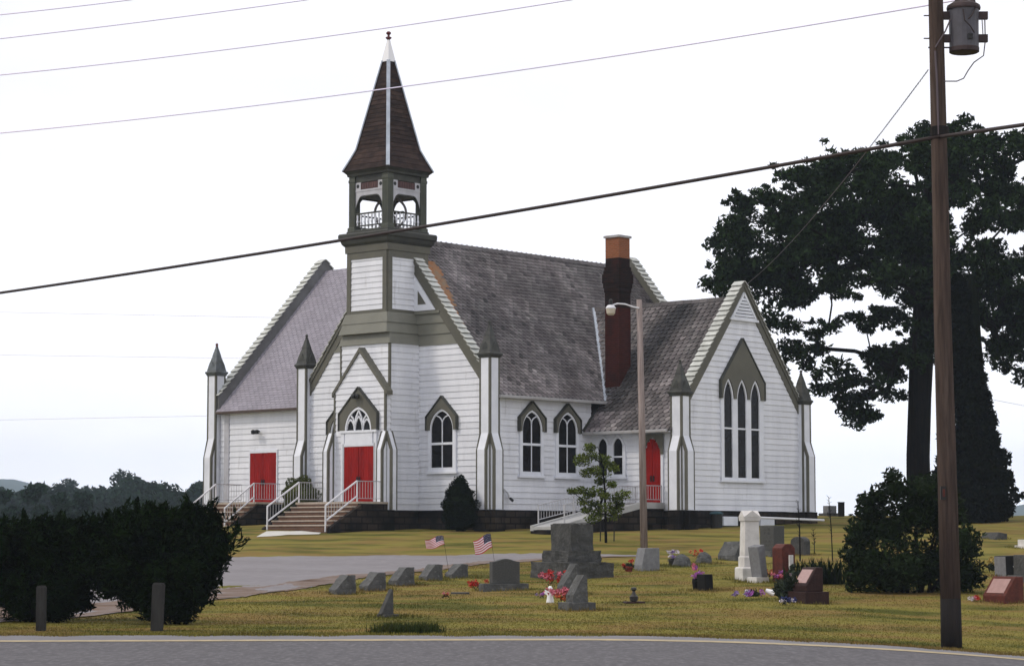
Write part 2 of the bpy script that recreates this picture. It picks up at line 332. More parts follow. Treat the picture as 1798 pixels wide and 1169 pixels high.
drape('driveway_gravel', [(a, b-.1) for a, b in lop], [(a, b+7.0*min(1, max(.12, (2.5-a)/12))) for a, b in lop], M['gravel'], .024, 240, 3, .22)
gl = [gp(*p) for p in [(450, 943), (505, 939), (560, 938)]]; gu = [gp(*p) for p in [(468, 933), (510, 933), (568, 932)]]
drape('path', [(p.x, p.y) for p in gl], [(p.x, p.y) for p in gu], M['path'], .02, 20, 4)

# distant hills
mb = MB(); n = 160
hx = np.linspace(-2500, 2500, n)
ht = 10+68*np.exp(-((hx+620)/180)**2)+26*np.exp(-((hx+250)/150)**2)+28*np.exp(-((hx-600)/280)**2)+4*np.sin(hx*.012)+2*np.sin(hx*.035)
rows = []
for k_, fy in enumerate(np.linspace(0, 1, 9)):
    prof = math.sin(fy*math.pi)
    rows.append(np.column_stack([hx, np.full(n, 2200+fy*900), -32+(ht+32)*prof**.8+3*np.sin(hx*.05+k_)*prof]))
mb.add(np.concatenate(rows).tolist(), [(j*n+i, j*n+i+1, (j+1)*n+i+1, (j+1)*n+i) for j in range(8) for i in range(n-1)])
tag(mb.build('hills', M['leaf_far'], smooth=True), kind='structure')

# ------------------------------------------------------------------ church
TH = R(-42.2); EX = Vector((math.cos(TH), math.sin(TH), 0)); EY = Vector((-math.sin(TH), math.cos(TH), 0))
OC = Vector((-5.03, 102.34, 0))
church = empty('church', OC, TH)
tag(church, 'white clapboard church with red doors, olive trim and a brown belfry spire', 'church')

class FR:      # a wall frame: origin, horizontal axis u, outward normal o
    def __init__(s, o, u, n): s.o = Vector(o); s.u = Vector(u); s.n = Vector(n)
    def p(s, u, z, out=0.0): return s.o + s.u*u + s.n*out + Vector((0, 0, z))
def fbox(m, fr, u0, u1, z0, z1, o0, o1, mat=0):
    m.prism([fr.p(u0, z0, o0), fr.p(u1, z0, o0), fr.p(u1, z1, o0), fr.p(u0, z1, o0)], fr.n*(o1-o0), mat)
def fpoly(m, fr, pts, o0, o1, mat=0): m.prism([fr.p(u, z, o0) for u, z in pts], fr.n*(o1-o0), mat)

def boards(m, fr, poly, z0, h=.25, t=.029, matb=0, base=0.0):
    zs = sorted(set(z for _, z in poly)); zt = zs[-1]
    def span(z, side):
        us = []
        for (u1, z1), (u2, z2) in zip(poly, poly[1:]+poly[:1]):
            if abs(z1-z2) < 1e-9:
                if abs(z-z1) < 1e-6: us += [u1, u2]
            elif min(z1, z2)-1e-6 <= z <= max(z1, z2)+1e-6: us.append(u1+(u2-u1)*(z-z1)/(z2-z1))
        return (min(us), max(us)) if us else None
    z = z0
    while z < zt-1e-4:
        ze = min(z+h, zt)
        cuts = [z]+[q for q in zs if z+1e-4 < q < ze-1e-4]+[ze]
        f_ = lambda q: base+.005+t*(1-(q-z)/h)
        tn = random.uniform(.95, 1.0)
        for a, b in zip(cuts, cuts[1:]):
            sa = span(a+1e-5, 0); sb = span(b-1e-5, 0)
            if not sa or not sb: continue
            js = [0.0]
            while True:
                q = js[-1]+random.uniform(2.2, 4.6)/max(.1, sa[1]-sa[0])
                if q > .92: break
                js.append(q)
            js.append(1.0)
            for j0, j1 in zip(js, js[1:]):
                tj = tn*random.uniform(.94, 1.02); oj = random.uniform(0, .004)
                A0, A1 = sa[0]+(sa[1]-sa[0])*j0, sa[0]+(sa[1]-sa[0])*j1-(.004 if j1 < 1 else 0); B0, B1 = sb[0]+(sb[1]-sb[0])*j0, sb[0]+(sb[1]-sb[0])*j1-(.004 if j1 < 1 else 0)
                m.quad(fr.p(A0, a, f_(a)+oj), fr.p(A1, a, f_(a)+oj), fr.p(B1, b, f_(b)+oj), fr.p(B0, b, f_(b)+oj), matb, tj)
                if a == z: m.quad(fr.p(A0, a, base), fr.p(A1, a, base), fr.p(A1, a, f_(a)+oj), fr.p(A0, a, f_(a)+oj), matb, tj)
        z = ze
def wall(name, fr, poly, h=.25, mats=None, back=True, parent=church, z0=None):
    m = MB(); boards(m, fr, poly, min(z for _, z in poly) if z0 is None else z0, h)
    m.add([fr.p(u, z, -.02) for u, z in poly], [tuple(range(len(poly)))])
    return m.build(name, [M['siding']], parent)

def gothic(c, w_, zs, za, n=8):
    a = w_/2; r = za-zs; Rr = (a*a+r*r)/(2*a); pts = []
    cx = c-a+Rr; a0 = math.pi; a1 = math.pi-math.atan2(r, Rr-a) if Rr > a else math.pi-math.acos(max(-1, (Rr-a)/Rr))
    for i in range(n+1):
        t = a0+(a1-a0)*i/n; pts.append((cx+Rr*math.cos(t), zs+Rr*math.sin(t)))
    pts[-1] = (c, za)
    return pts+[(2*c-u, z) for u, z in pts[-2::-1]]
def strip(m, fr, inner, outer, o0, o1, mat=0):
    n = len(inner)
    for i in range(n-1):
        a, b, c, d = inner[i], inner[i+1], outer[i+1], outer[i]
        m.prism([fr.p(*a, o0), fr.p(*b, o0), fr.p(*c, o0), fr.p(*d, o0)], fr.n*(o1-o0), mat)
def line(m, fr, pts, w_, o0, o1, mat=0):
    for a, b in zip(pts, pts[1:]):
        d = Vector((b[0]-a[0], b[1]-a[1])); L = d.length
        if L < 1e-5: continue
        d /= L; q = Vector((-d.y, d.x))*w_/2; e = d*w_*.25
        P = [(a[0]-e.x+q.x, a[1]-e.y+q.y), (a[0]-e.x-q.x, a[1]-e.y-q.y), (b[0]+e.x-q.x, b[1]+e.y-q.y), (b[0]+e.x+q.x, b[1]+e.y+q.y)]
        fpoly(m, fr, P, o0, o1, mat)

def hood(parent, fr, c, wi, wo, zlow, zsh, zapex, zs, za, o1=.15, mat_=None):
    n = 8; arch = gothic(c, wi, zs, za, n)
    inner = [(c-wi/2, zlow)]+arch+[(c+wi/2, zlow)]
    half = []
    for i in range(n+2):
        t = i/(n+1); k = .42
        if t <= k: half.append((c-wo/2, zlow+(zsh-zlow)*t/k))
        else: q = (t-k)/(1-k); half.append((c-wo/2+wo/2*q, zsh+(zapex-zsh)*q))
    outer = half+[(2*c-u, z) for u, z in half[-2::-1]]
    m = MB(); strip(m, fr, inner, outer, .03, o1, 0)
    # thin drip cap along the top edges
    line(m, fr, [(c-wo/2-.03, zlow), (c-wo/2-.03, zsh+.02), (c, zapex+.05), (c+wo/2+.03, zsh+.02), (c+wo/2+.03, zlow)], .05, .03, o1+.04, 1)
    return m.build('window_hood', [mat_ or M['olive'], M['olive_dark']], parent)

def window(fr, c, zsill, zs, za, wg=1.25, wc=1.62, zsh=None, zhood=None, zmeet=None, zlow=None):
    m = MB()
    j = (wc-wg)/2
    fbox(m, fr, c-wc/2, c-wg/2, zsill, zs+.02, .0, .10); fbox(m, fr, c+wg/2, c+wc/2, zsill, zs+.02, .0, .10)
    fbox(m, fr, c-wg/2, c+wg/2, zsill, zsill+.16, .0, .085)
    ai = gothic(c, wg, zs, za); ao = gothic(c, wg+.16, zs, za+.11)
    strip(m, fr, ai, ao, .0, .10)
    wn = m.build('window', M['white'], church)
    g_ = MB(); pts = [(c-wg/2, zsill+.1)]+ai+[(c+wg/2, zsill+.1)]
    g_.add([fr.p(u, z, .045) for u, z in pts], [tuple(range(len(pts)))]); g_.build('glass', M['glass'], wn)
    t = MB(); zsp = zs+.25
    line(t, fr, [(c, zsill+.1), (c, zsp)], .042, .045, .075)
    if zmeet: fbox(t, fr, c-wg/2, c+wg/2, zmeet-.05, zmeet+.05, .045, .095)
    sub = 7
    for sgn in (-1, 1):
        arc = [(c+sgn*(wg*.34)*(1-math.cos(q*math.pi/2*.98)), zsp+(za-zsp)*.66*math.sin(q*math.pi/2*.98)) for q in np.linspace(0, 1, sub)]
        line(t, fr, arc, .042, .045, .075)
    t.build('mullion', M['white'], wn)
    s_ = MB(); fbox(s_, fr, c-wc/2-.08, c+wc/2+.08, zsill-.10, zsill, .0, .15); s_.build('sill', M['white'], wn)
    if zhood: hood(wn, fr, c, wg+.14, wc+.08, zlow or zs, zsh, zhood, zs, za+.1)
    return wn

def slates(m, O, U, D, N, umin, umax, length, w_=.33, e=.26, pointed=True, tonef=None, thick=.026, mat=0):
    """rows of separate slates on a slope; O eave origin, U along the eave, D up the slope; umin/umax functions of v"""
    rows_ = int(length/e)+1
    for r in range(rows_):
        v = r*e; v1 = min(v+e*1.25, length)
        a, b = umin(v+e*.5), umax(v+e*.5)
        u = a-(w_/2 if r % 2 else 0)-random.random()*.02
        while u < b:
            ua, ub = max(u, a), min(u+w_, b)
            if ub-ua > .03:
                tn = tonef(.5*(ua+ub), v) if tonef else 1
                lift = thick+random.uniform(0, .008)
                P = lambda uu, vv, n_: O+U*uu+D*vv+N*n_
                gp_ = .013
                if pointed:
                    k = .40*w_ if (ub-ua) > .8*w_ else 0.0
                    vs = [P(ua+gp_, v+k*.8, lift), P(ua+gp_+k, v, lift), P(ub-gp_-k, v, lift), P(ub-gp_, v+k*.8, lift), P(ub-gp_, v1, .003), P(ua+gp_, v1, .003)]
                    lo_ = [P(ua+gp_, v+k*.8, 0), P(ua+gp_+k, v, 0), P(ub-gp_-k, v, 0), P(ub-gp_, v+k*.8, 0)]
                    m.add(vs+lo_, [(0, 1, 2, 3, 4, 5), (6, 7, 1, 0), (7, 8, 2, 1), (8, 9, 3, 2)], mat, tn)
                else:
                    vs = [P(ua+gp_, v, lift), P(ub-gp_, v, lift), P(ub-gp_, v1, .002), P(ua+gp_, v1, .002), P(ua+gp_, v, 0), P(ub-gp_, v, 0)]
                    m.add(vs, [(0, 1, 2, 3), (4, 5, 1, 0)], mat, tn)
            u += w_
ZG = 3.0          # top of the stone foundation = bottom of the siding
HW = 5.5; YB = 16.2; RZ = 14.75; SL = 1.207
rz = lambda x: RZ-SL*abs(x)
fF = FR((0, 0, 0), (1, 0, 0), (0, -1, 0)); fR = FR((HW, 0, 0), (0, 1, 0), (1, 0, 0)); fL = FR((-HW, 0, 0), (0, 1, 0), (-1, 0, 0)); fB = FR((0, YB, 0), (1, 0, 0), (0, 1, 0))
zw = rz(HW)
# facade: white boards below, olive boards, flat olive peak
wall('gable_wall', fF, [(-HW, ZG), (HW, ZG), (HW, zw), (3.98, 9.95), (-3.98, 9.95), (-HW, zw)], .26)
m = MB(); xl = lambda z: (RZ-z)/SL
boards(m, fF, [(-xl(9.95), 9.95), (xl(9.95), 9.95), (xl(11.35), 11.35), (-xl(11.35), 11.35)], 9.95, .467, .05)
fpoly(m, fF, [(-xl(11.35), 11.35), (xl(11.35), 11.35), (0, RZ)], .0, .03)
fbox(m, fF, 1.0, 2.72, 11.30, 11.42, .03, .09)
gp_o = m.build('gable_boarding', [M['olive_light']], church)
for sg in (-1, 1):
    m = MB(); T = [(sg*1.22, 11.45), (sg*2.46, 11.45), (sg*1.22, 13.0)]
    fpoly(m, fF, T if sg > 0 else T[::-1], .03, .085, 0)
    T2 = [(sg*1.46, 11.72), (sg*1.94, 11.72), (sg*1.46, 12.32)]
    fpoly(m, fF, T2 if sg > 0 else T2[::-1], .085, .10, 1)
    m.build('gable_panel', [M['white'], M['olive']], church)
wall('side_wall', fR, [(0, ZG), (6.5, ZG), (6.5, zw-.09), (0, zw-.09)], .25)
wall('side_wall', fL, [(0, ZG), (YB, ZG), (YB, zw-.09), (0, zw-.09)], .25)
wall('gable_wall', fB, [(-HW, ZG), (HW, ZG), (HW, zw), (0, RZ), (-HW, zw)], .26)

# nave roof
ang = math.atan(SL); OV = .32; LEN = (HW+OV)/math.cos(ang)
soot = []
def nave_tone(u, v):
    t = random.uniform(.62, 1.18)*(1+.12*math.sin(u*.9+v*.6)+.10*math.sin(u*.31-v*.8+1))
    t *= 1+.55*noise.noise(Vector((u*.55, v*.42, 3)))+.30*noise.noise(Vector((u*1.7, v*1.1, 9)))
    if random.random() < .035: t *= .40
    if v < 1.6: t *= 1.12
    return max(.2, t)
m = MB()
O1 = Vector((HW+OV, 0, rz(HW+OV))); D1 = Vector((-math.cos(ang), 0, math.sin(ang))); N1 = Vector((math.sin(ang), 0, math.cos(ang)))
TY0, TR, TYC, TSL, TX = 6.0, 12.27, 10.8, 1.23, 10.5      # right transept: eave y, ridge z, ridge y, slope, gable x
trz = lambda y: TR-TSL*abs(y-TYC)
def valley_y(v):                      # y where the nave slope meets the transept slope at slope distance v
    z = O1.z+D1.z*v
    return TYC-(TR-z)/TSL if z < TR else 99
slates(m, O1, Vector((0, 1, 0)), D1, N1, lambda v: .36, lambda v: min(YB-.05, valley_y(v)), LEN, .27, .205, tonef=nave_tone)
O2 = Vector((-HW-OV, 0, rz(HW+OV))); D2 = Vector((math.cos(ang), 0, math.sin(ang))); N2 = Vector((-math.sin(ang), 0, math.cos(ang)))
slates(m, O2, Vector((0, 1, 0)), D2, N2, lambda v: .36, lambda v: YB-.05, LEN, tonef=nave_tone)
for s_ in (1, -1):   # deck under the slates
    a = Vector((s_*(HW+OV), .1, rz(HW+OV)-.03)); b = Vector((0, .1, RZ-.03)); e = Vector((0, YB-.15, 0))
    m.quad(a, b, b+e, a+e, 0, .5)
roof = m.build('roof', [M['slate']], church)
m = MB()
for i in range(38):
    y0 = .35+i*.42
    if y0 > YB-.3: break
    m.prism([(-.16, y0, RZ-.13+random.uniform(0, .02)), (0, y0, RZ+.05), (.16, y0, RZ-.13)], (0, .40, 0), 0, random.uniform(.5, .9))
m.build('ridge_cap', [M['slate']], roof)
# rusty flashing beside the facade coping
m = MB()
for i in range(30):
    x0 = .9+i*.09; x1 = x0+.10; w0 = 1.25-.036*i+random.uniform(-.14, .14)
    m.quad((x0, .36, rz(x0)+.10), (x0, .42+w0, rz(x0)+.075), (x1, .42+w0+random.uniform(-.12, .12), rz(x1)+.075), (x1, .36, rz(x1)+.10))
m.build('rusty_flashing', M['rust'], roof)
# gutter and downspout on the nave eave
m = MB(); m.bar((HW+OV+.06, .25, rz(HW+OV)-.05), (HW+OV+.06, 7.25, rz(HW+OV)-.05), .13, .13); m.build('gutter', M['gutter'], church, .02)
m = MB(); fbox(m, fR, .30, 6.6, zw-.48, zw-.43, .0, OV-.02); m.build('eave_soffit', M['white'], church)
m = MB(); m.tube([(HW+.16, .50, 7.5), (HW+.13, .50, 4.25), (HW+.15, .52, 4.0), (HW+.16, .98, 3.72), (HW+.17, 1.1, 3.5)], .055, 8); m.tube([(HW+.17, 1.1, 3.5), (HW+.30, 1.16, 3.36)], .056, 8, 1)
m.build('downspout', [M['white'], M['black']], church)

# rake parapets: olive board with stepped slats on top
def rake(parent, apex, foot, outn, inn_w, depth, mats=(M['olive'], M['coping']), step=.29, ov=.07):
    """apex/foot: outer top line; outn: unit outward normal of the gable; thickness runs inward"""
    apex = Vector(apex); foot = Vector(foot); n_ = Vector(outn); m = MB()
    d = (foot-apex); L = d.length; d.normalize(); up_ = Vector((0, 0, 1))-d*d.z; up_.normalize()
    dv = Vector((0, 0, -depth/abs(math.hypot(d.x, d.y))*1.0))
    a0 = apex+n_*.06; b0 = foot+n_*.06; e = -n_*(inn_w+.06)
    m.prism([a0, b0, b0+Vector((0, 0, dv.z)), a0+Vector((0, 0, dv.z))], e, 0)
    # outer lighter moulding near the top of the board
    m.prism([a0-up_*.02+n_*.045, b0-up_*.02+n_*.045, b0-up_*.13+n_*.045, a0-up_*.13+n_*.045], -n_*.043, 0)
    k = int(L/step)
    for i in range(k):
        t0 = apex+d*(i*L/k); t1 = apex+d*((i+1)*L/k+.02)
        jj = random.uniform(-.012, .012)
        A = t0+n_*(.06+ov+jj); B = t1+n_*(.06+ov+jj); E_ = -n_*(inn_w+.06+2*ov)
        hi = up_*.085; lo_ = up_*.012; th = up_*.035
        m.prism([A+lo_, B+hi, B+hi+th, A+lo_+th], E_, 1, random.uniform(.85, 1.05))
        m.prism([A-up_*.001, B-up_*.001, B+hi-d*.03, A+lo_], E_*.86+n_*0, 0)
    return m.build('rake_coping', list(mats), parent)
rake(church, (0, 0, 15.17), (5.28, 0, 15.17-1.219*5.28), (0, -1, 0), .34, .42)
rake(church, (0, 0, 15.17), (-5.28, 0, 15.17-1.219*5.28), (0, -1, 0), .34, .42)
rake(church, (0, YB, 15.25), (5.4, YB, 15.25-1.219*5.4), (0, 1, 0), .34, .42)
rake(church, (0, YB, 15.25), (-5.4, YB, 15.25-1.219*5.4), (0, 1, 0), .34, .42)

# corner piers with angle buttresses and pinnacles
def pier(cx, cy, sx, sy, ztop, half=.29, metal='pinnacle', upper=True, b0=5.45, b1=6.15, bw=.26, bp=.24, zb=ZG):
    m = MB()
    zt = ztop if upper else b1
    m.box(cx-half, cx+half, cy-half, cy+half, zb, zt, 0)
    q = .075; e_ = .014
    for ax in (-1, 1):
        for ay in (-1, 1):      # olive corner strips
            x_, y_ = cx+ax*half, cy+ay*half
            m.box(min(x_-ax*q, x_+ax*e_), max(x_-ax*q, x_+ax*e_), min(y_-ay*q, y_+ay*e_), max(y_-ay*q, y_+ay*e_), zb, zt-.003, 1)
    for (dx, dy) in ((sx, 0), (0, sy)):
        d = Vector((dx, dy, 0)); t_ = Vector((dy, dx, 0)); t_ = Vector((abs(t_.x), abs(t_.y), 0)); c = Vector((cx, cy, 0))+d*(half-.004)
        prof = [(0, zb), (bp, zb), (bp, b0), (0, b1)]
        def P(o, z, s_): return c+d*o+t_*s_+Vector((0, 0, z))
        m.prism([P(o, z, -bw) for o, z in prof], t_*(2*bw), 0)
        for s_ in (-1, 1):      # olive edge strips on the sides and front of each buttress
            for (o0, z0), (o1, z1) in (((bp-.11, zb), (bp-.11, b0-.02)), ((bp-.11, b0-.02), (-.08, b1-.12))):
                k_ = s_*bw
                m.prism([P(o0, z0, k_), P(o0+.115, z0, k_), P(o1+.115, z1+(.0 if z0 == zb else .10), k_), P(o1, z1, k_)], t_*(s_*.014), 1)
            m.prism([P(bp, zb, s_*bw), P(bp, b0, s_*bw), P(0, b1, s_*bw), P(0, b1-.05, s_*bw), P(bp-.02, b0-.04, s_*bw), P(bp-.02, zb, s_*bw)], -t_*(s_*.05)+d*.016+Vector((0, 0, .01)), 1)
    po = m.build('pier', [M['white'], M['olive']], church)
    if upper:
        k = MB(); z = ztop
        k.sq(cx, cy, [(half+.03, z-.10), (half+.07, z), (half+.10, z+.02), (half+.10, z+.09), (half+.04, z+.12), (half-.03, z+.45), (.155, z+.80), (.15, z+.86), (.05, z+1.25), (.035, z+1.28)])
        for dx, dy in ((1, 0), (-1, 0), (0, 1), (0, -1)):      # little gablets on each face
            c = Vector((cx+dx*(half+.02), cy+dy*(half+.02), 0)); t_ = Vector((dy, dx, 0))*.17
            k.prism([c-t_+Vector((0, 0, z+.12)), c+t_+Vector((0, 0, z+.12)), c+t_+Vector((0, 0, z+.28)), c+Vector((0, 0, z+.56)), c-t_+Vector((0, 0, z+.28))], Vector((-dx*.2, -dy*.2, 0)))
        pn = k.build('pinnacle', M[metal], po, .012)
        k = MB(); k.lathe([(.03, z+1.24), (.075, z+1.30), (.04, z+1.33), (.075, z+1.39), (.03, z+1.45)], (cx, cy, 0), 8); k.build('finial', M['dark_red'] if metal == 'pinnacle_grey' else M['pinnacle'], po)
    return po
pier(5.54, 0, 1, -1, 9.35); pier(-5.54, 0, -1, -1, 9.42)
pier(TX, 6.40, 1, -1, 7.85, b0=5.45, b1=6.1); pier(TX, 15.1, 1, 1, 7.85, b0=5.45, b1=6.1)
pier(-13.12, 1.3, -1, -1, 9.52, metal='pinnacle_grey', b0=5.6, b1=6.5)

# ---- left wing: same height as the nave, its gable end a little out of square
WY = 1.3; WYC = 6.85; WD = 12.4
gx = lambda y: -12.75+(y-1.3)*.19
wz = lambda y: RZ-1.2*abs(y-WYC)
fW = FR((0, WY, 0), (1, 0, 0), (0, -1, 0))
wall('wing_wall', fW, [(gx(WY), ZG), (-5.5, ZG), (-5.5, wz(WY)-.09), (gx(WY), wz(WY)-.09)], .26)
gd = Vector((.19, 1, 0)).normalized(); gnv = Vector((-gd.y, gd.x, 0)); fWG = FR((gx(0), 0, 0), gd, gnv); kk = math.hypot(.19, 1)
wall('gable_wall', fWG, [(WY*kk, ZG), (WD*kk, ZG), (WD*kk, wz(WD)), (WYC*kk, RZ), (WY*kk, wz(WY))], .26)
fWB = FR((0, WD, 0), (1, 0, 0), (0, 1, 0)); wall('wing_wall', fWB, [(gx(WD), ZG), (-5.5, ZG), (-5.5, wz(WD)), (gx(WD), wz(WD))], .26)
wa = math.atan(1.2); wl = (WYC-WY+.32)/math.cos(wa)
m = MB()
O3 = Vector((0, WY-.32, wz(WY-.32))); D3 = Vector((0, math.cos(wa), math.sin(wa))); N3 = Vector((0, -math.sin(wa), math.cos(wa)))
yv = lambda v: O3.y+D3.y*v
zv = lambda v: O3.z+D3.z*v
slates(m, O3, Vector((1, 0, 0)), D3, N3, lambda v: gx(yv(v))+.0, lambda v: -max(0., (RZ-zv(v))/SL)-.0, wl, .32, .15, False, lambda u, v: random.uniform(.88, 1.06)*(1+.04*math.sin(u*2+v)), .010)
O4 = Vector((0, 2*WYC-O3.y, O3.z)); D4 = Vector((0, -D3.y, D3.z))
m.quad(O4+Vector((gx(12.5), 0, 0)), O4+Vector((-5, 0, 0)), O4+D4*wl+Vector((0, 0, 0)), O4+D4*wl+Vector((gx(WYC), 0, 0)), 0, .9)
m.quad(O3+Vector((gx(1), 0, -.03)), O3+Vector((-5.2, 0, -.03)), O3+D3*wl+Vector((0, 0, -.03)), O3+D3*wl+Vector((gx(WYC), 0, -.03)), 0, .7)
wr = m.build('roof', [M['shingle']], church)
def P3(x, y, dz): return Vector((x, y, wz(y)+dz))
rake(church, Vector((gx(WYC)-.30, WYC, RZ+.52)), Vector((gx(1.15)-.30, 1.15, wz(1.15)+.52)), gnv, .42, .50, (M['wing_band'], M['coping']), .30)
rake(church, Vector((gx(WYC)-.30, WYC, RZ+.52)), Vector((gx(12.4)-.30, 12.4, wz(12.4)+.52)), gnv, .42, .50, (M['wing_band'], M['coping']), .30)
m = MB(); m.bar((gx(1)+.1, WY-.36, wz(WY-.32)-.05), (-5.85, WY-.36, wz(WY-.32)-.05), .10, .12); m.build('gutter', M['gutter_brown'], church, .02)
m = MB(); fbox(m, fW, gx(1.3)+.3, -5.85, wz(WY)-.48, wz(WY)-.43, .0, .29); m.build('eave_soffit', M['white'], church)
m = MB(); fbox(m, fW, gx(1.3)+.30, gx(1.3)+.62, ZG, wz(WY)-.48, .0, .07); m.build('corner_board', M['siding_trim'], church)  # grey paint puts the shade beside the pier into this strip's colour

# ---- right transept
fT = FR((0, 6.5, 0), (1, 0, 0), (0, -1, 0)); fG = FR((TX, 0, 0), (0, 1, 0), (1, 0, 0)); fT2 = FR((0, 15.1, 0), (1, 0, 0), (0, 1, 0))
wall('transept_wall', fT, [(HW, ZG), (TX, ZG), (TX, trz(6.5)-.09), (HW, trz(6.5)-.09)], .25)
wall('transept_wall', fT2, [(HW, ZG), (TX, ZG), (TX, trz(15.1)), (HW, trz(15.1))], .25)
wall('gable_wall', fG, [(6.5, ZG), (15.1, ZG), (15.1, trz(15.1)), (TYC, TR), (6.5, trz(6.5))], .245)
ta = math.atan(TSL); tl = (TYC-TY0)/math.cos(ta)
def tr_tone(u, v):
    t = random.uniform(.50, 1.10)*(1+.15*math.sin(u*1.3+v*.9))
    # soot streak running down the slope behind the chimney
    c = 7.7-.22*(tl-v); 
    dd = abs(u-c)/(.95+.08*(tl-v))
    if dd < 1 and v > .9: t *= .22+.5*dd*random.uniform(.7, 1.3)
    t *= 1+.45*noise.noise(Vector((u*.7, v*.6, 5)))+.30*noise.noise(Vector((u*2.1, v*1.5, 2)))
    if u < 7.2 and v < 1.9: t *= 1.5
    return t
m = MB(); O5 = Vector((0, TY0, trz(TY0))); D5 = Vector((0, math.cos(ta), math.sin(ta))); N5 = Vector((0, -math.sin(ta), math.cos(ta)))
slates(m, O5, Vector((1, 0, 0)), D5, N5, lambda v: max(0., (RZ-(O5.z+D5.z*v))/SL) if (O5.z+D5.z*v) > rz(HW+OV) else HW+.02, lambda v: TX-.3, tl, .30, .225, True, tr_tone)
O6 = Vector((0, 2*TYC-TY0, O5.z)); D6 = Vector((0, -D5.y, D5.z))
m.quad(O6+Vector((5.6, 0, 0)), O6+Vector((TX-.2, 0, 0)), O6+D6*tl+Vector((TX-.2, 0, 0)), O6+D6*tl+Vector((2.0, 0, 0)), 0, .8)
m.quad(O5+Vector((5.5, 0, -.03)), O5+Vector((TX-.2, 0, -.03)), O5+D5*tl+Vector((TX-.2, 0, -.03)), O5+D5*tl+Vector((2.0, 0, -.03)), 0, .5)
tr = m.build('roof', [M['slate']], church)
m = MB()
for i in range(19):
    x0 = 2.05+i*.44; m.prism([(x0, TYC-.15, TR-.13), (x0, TYC, TR+.05+random.uniform(0, .015)), (x0, TYC+.15, TR-.13)], (.42, 0, 0), 0, random.uniform(.4, .8))
m.build('ridge_cap', [M['slate']], tr)
m = MB(); va = Vector((2.05, TYC, TR+.06)); vb = Vector((HW+OV, valley_y(0), O1.z+.05))
m.bar(va, vb, .20, .03, 0, (0.5, -.5, .7)); # lead-bright slate edges along the valley, one small tab per course
for i in range(24):
    p = va.lerp(vb, (i+.5)/24); m.bar(p+Vector((-.18, -.20, .02)), p+Vector((-.18, .02, .04)), .18, .02, 0); m.bar(p+Vector((.08, .12, .03)), p+Vector((.34, .10, .02)), .14, .02, 0)
m.build('valley_flashing', M['flash'], tr)
rake(church, (TX, TYC, 12.92), (TX, 6.75, 12.92-1.235*(TYC-6.75)), (1, 0, 0), .34, .40)
rake(church, (TX, TYC, 12.92), (TX, 14.85, 12.92-1.235*(14.85-TYC)), (1, 0, 0), .34, .40)
m = MB(); m.bar((HW-.2, TY0-.06, trz(TY0)-.05), (TX-.35, TY0-.06, trz(TY0)-.05), .12, .13); m.build('gutter', M['gutter'], church, .02)
m = MB(); m.bar((HW+.03, TY0, trz(TY0)), (HW+.08, valley_y(0)+.1, O1.z-.08), .30, .08, 0, (1, 0, 0)); m.build('verge_board', M['olive_dark'], tr)
m = MB(); fbox(m, fT, HW+.05, TX-.3, trz(6.5)-.72, trz(6.5)-.67, .0, .45); m.build('eave_soffit', M['white'], church)
# louvred vent in the transept peak
m = MB(); T = [(9.95, 11.30), (11.65, 11.30), (TYC, 12.40)]
fpoly(m, fG, T, .03, .06, 1); line(m, fG, T+[T[0]], .10, .05, .12, 0)
for i in range(6):
    z = 11.43+i*.14; hwid = (12.40-z)*.75-.05
    if hwid > .05: m.prism([fG.p(TYC-hwid, z, .06), fG.p(TYC+hwid, z, .06), fG.p(TYC+hwid, z+.07, .06), fG.p(TYC-hwid, z+.07, .06)], fG.n*.05+Vector((0, 0, -.05)), 0)
fbox(m, fG, 9.8, 11.8, 11.19, 11.29, .03, .14, 0)
m.build('vent', [M['white'], M['black']], church)

# windows
for x_ in (-3.17, 2.9): window(fF, x_, 4.62, 6.37, 7.14, 1.25, 1.62, 6.9, 7.72, 5.78, 6.35)
for y_ in (2.57, 4.86): window(fR, y_, 4.45, 6.36, 7.10, 1.16, 1.50, 6.85, 7.50, 5.75, 6.30)
def lancets(fr, spec, zb, zs, za, c0, c1, name='window', zm=None):
    m = MB(); g_ = MB(); bars_ = []
    edges = [c0]+[q for a, b in spec for q in (a, b)]+[c1]
    for a, b in zip(edges[::2], edges[1::2]): fbox(m, fr, a, b, zb, zs+.05, .0, .10)
    fbox(m, fr, c0, c1, zb, zb+.10, .0, .09)
    for a, b in spec:
        c = (a+b)/2; ai = gothic(c, b-a, zs, za); ao = gothic(c, b-a+.16, zs, za+.12); strip(m, fr, ai, ao, .0, .10)
        pts = [(a, zb+.08)]+ai+[(b, zb+.08)]; g_.add([fr.p(u, z, .045) for u, z in pts], [tuple(range(len(pts)))])
        if zm: t = MB(); fbox(t, fr, a, b, zm-.035, zm+.035, .045, .09); bars_.append(t)
    wn = m.build(name, M['white'], church); g_.build('glass', M['glass'], wn)
    for t in bars_: t.build('mullion', M['white'], wn)
    s_ = MB(); fbox(s_, fr, c0-.06, c1+.06, zb-.10, zb, .0, .15); s_.build('sill', M['white'], wn)
    return wn
lancets(fT, [(6.0, 6.48), (6.84, 7.34)], 4.45, 5.75, 6.10, 5.74, 7.5, zm=5.3)
wn = lancets(fG, [(9.30, 9.88), (10.26, 10.86), (11.22, 11.82)], 4.32, 7.75, 8.55, 9.10, 12.14, zm=6.52)
m = MB()
bot = []
for a, b in ((9.30, 9.88), (10.26, 10.86), (11.22, 11.82)):
    c = (a+b)/2; bot += gothic(c, b-a+.18, 7.80, 8.68)
bot = [(9.08, 7.80)]+bot+[(12.16, 7.80)]
topf = lambda u: 8.53+(10.38-8.53)*(1-abs(u-10.62)/1.54)
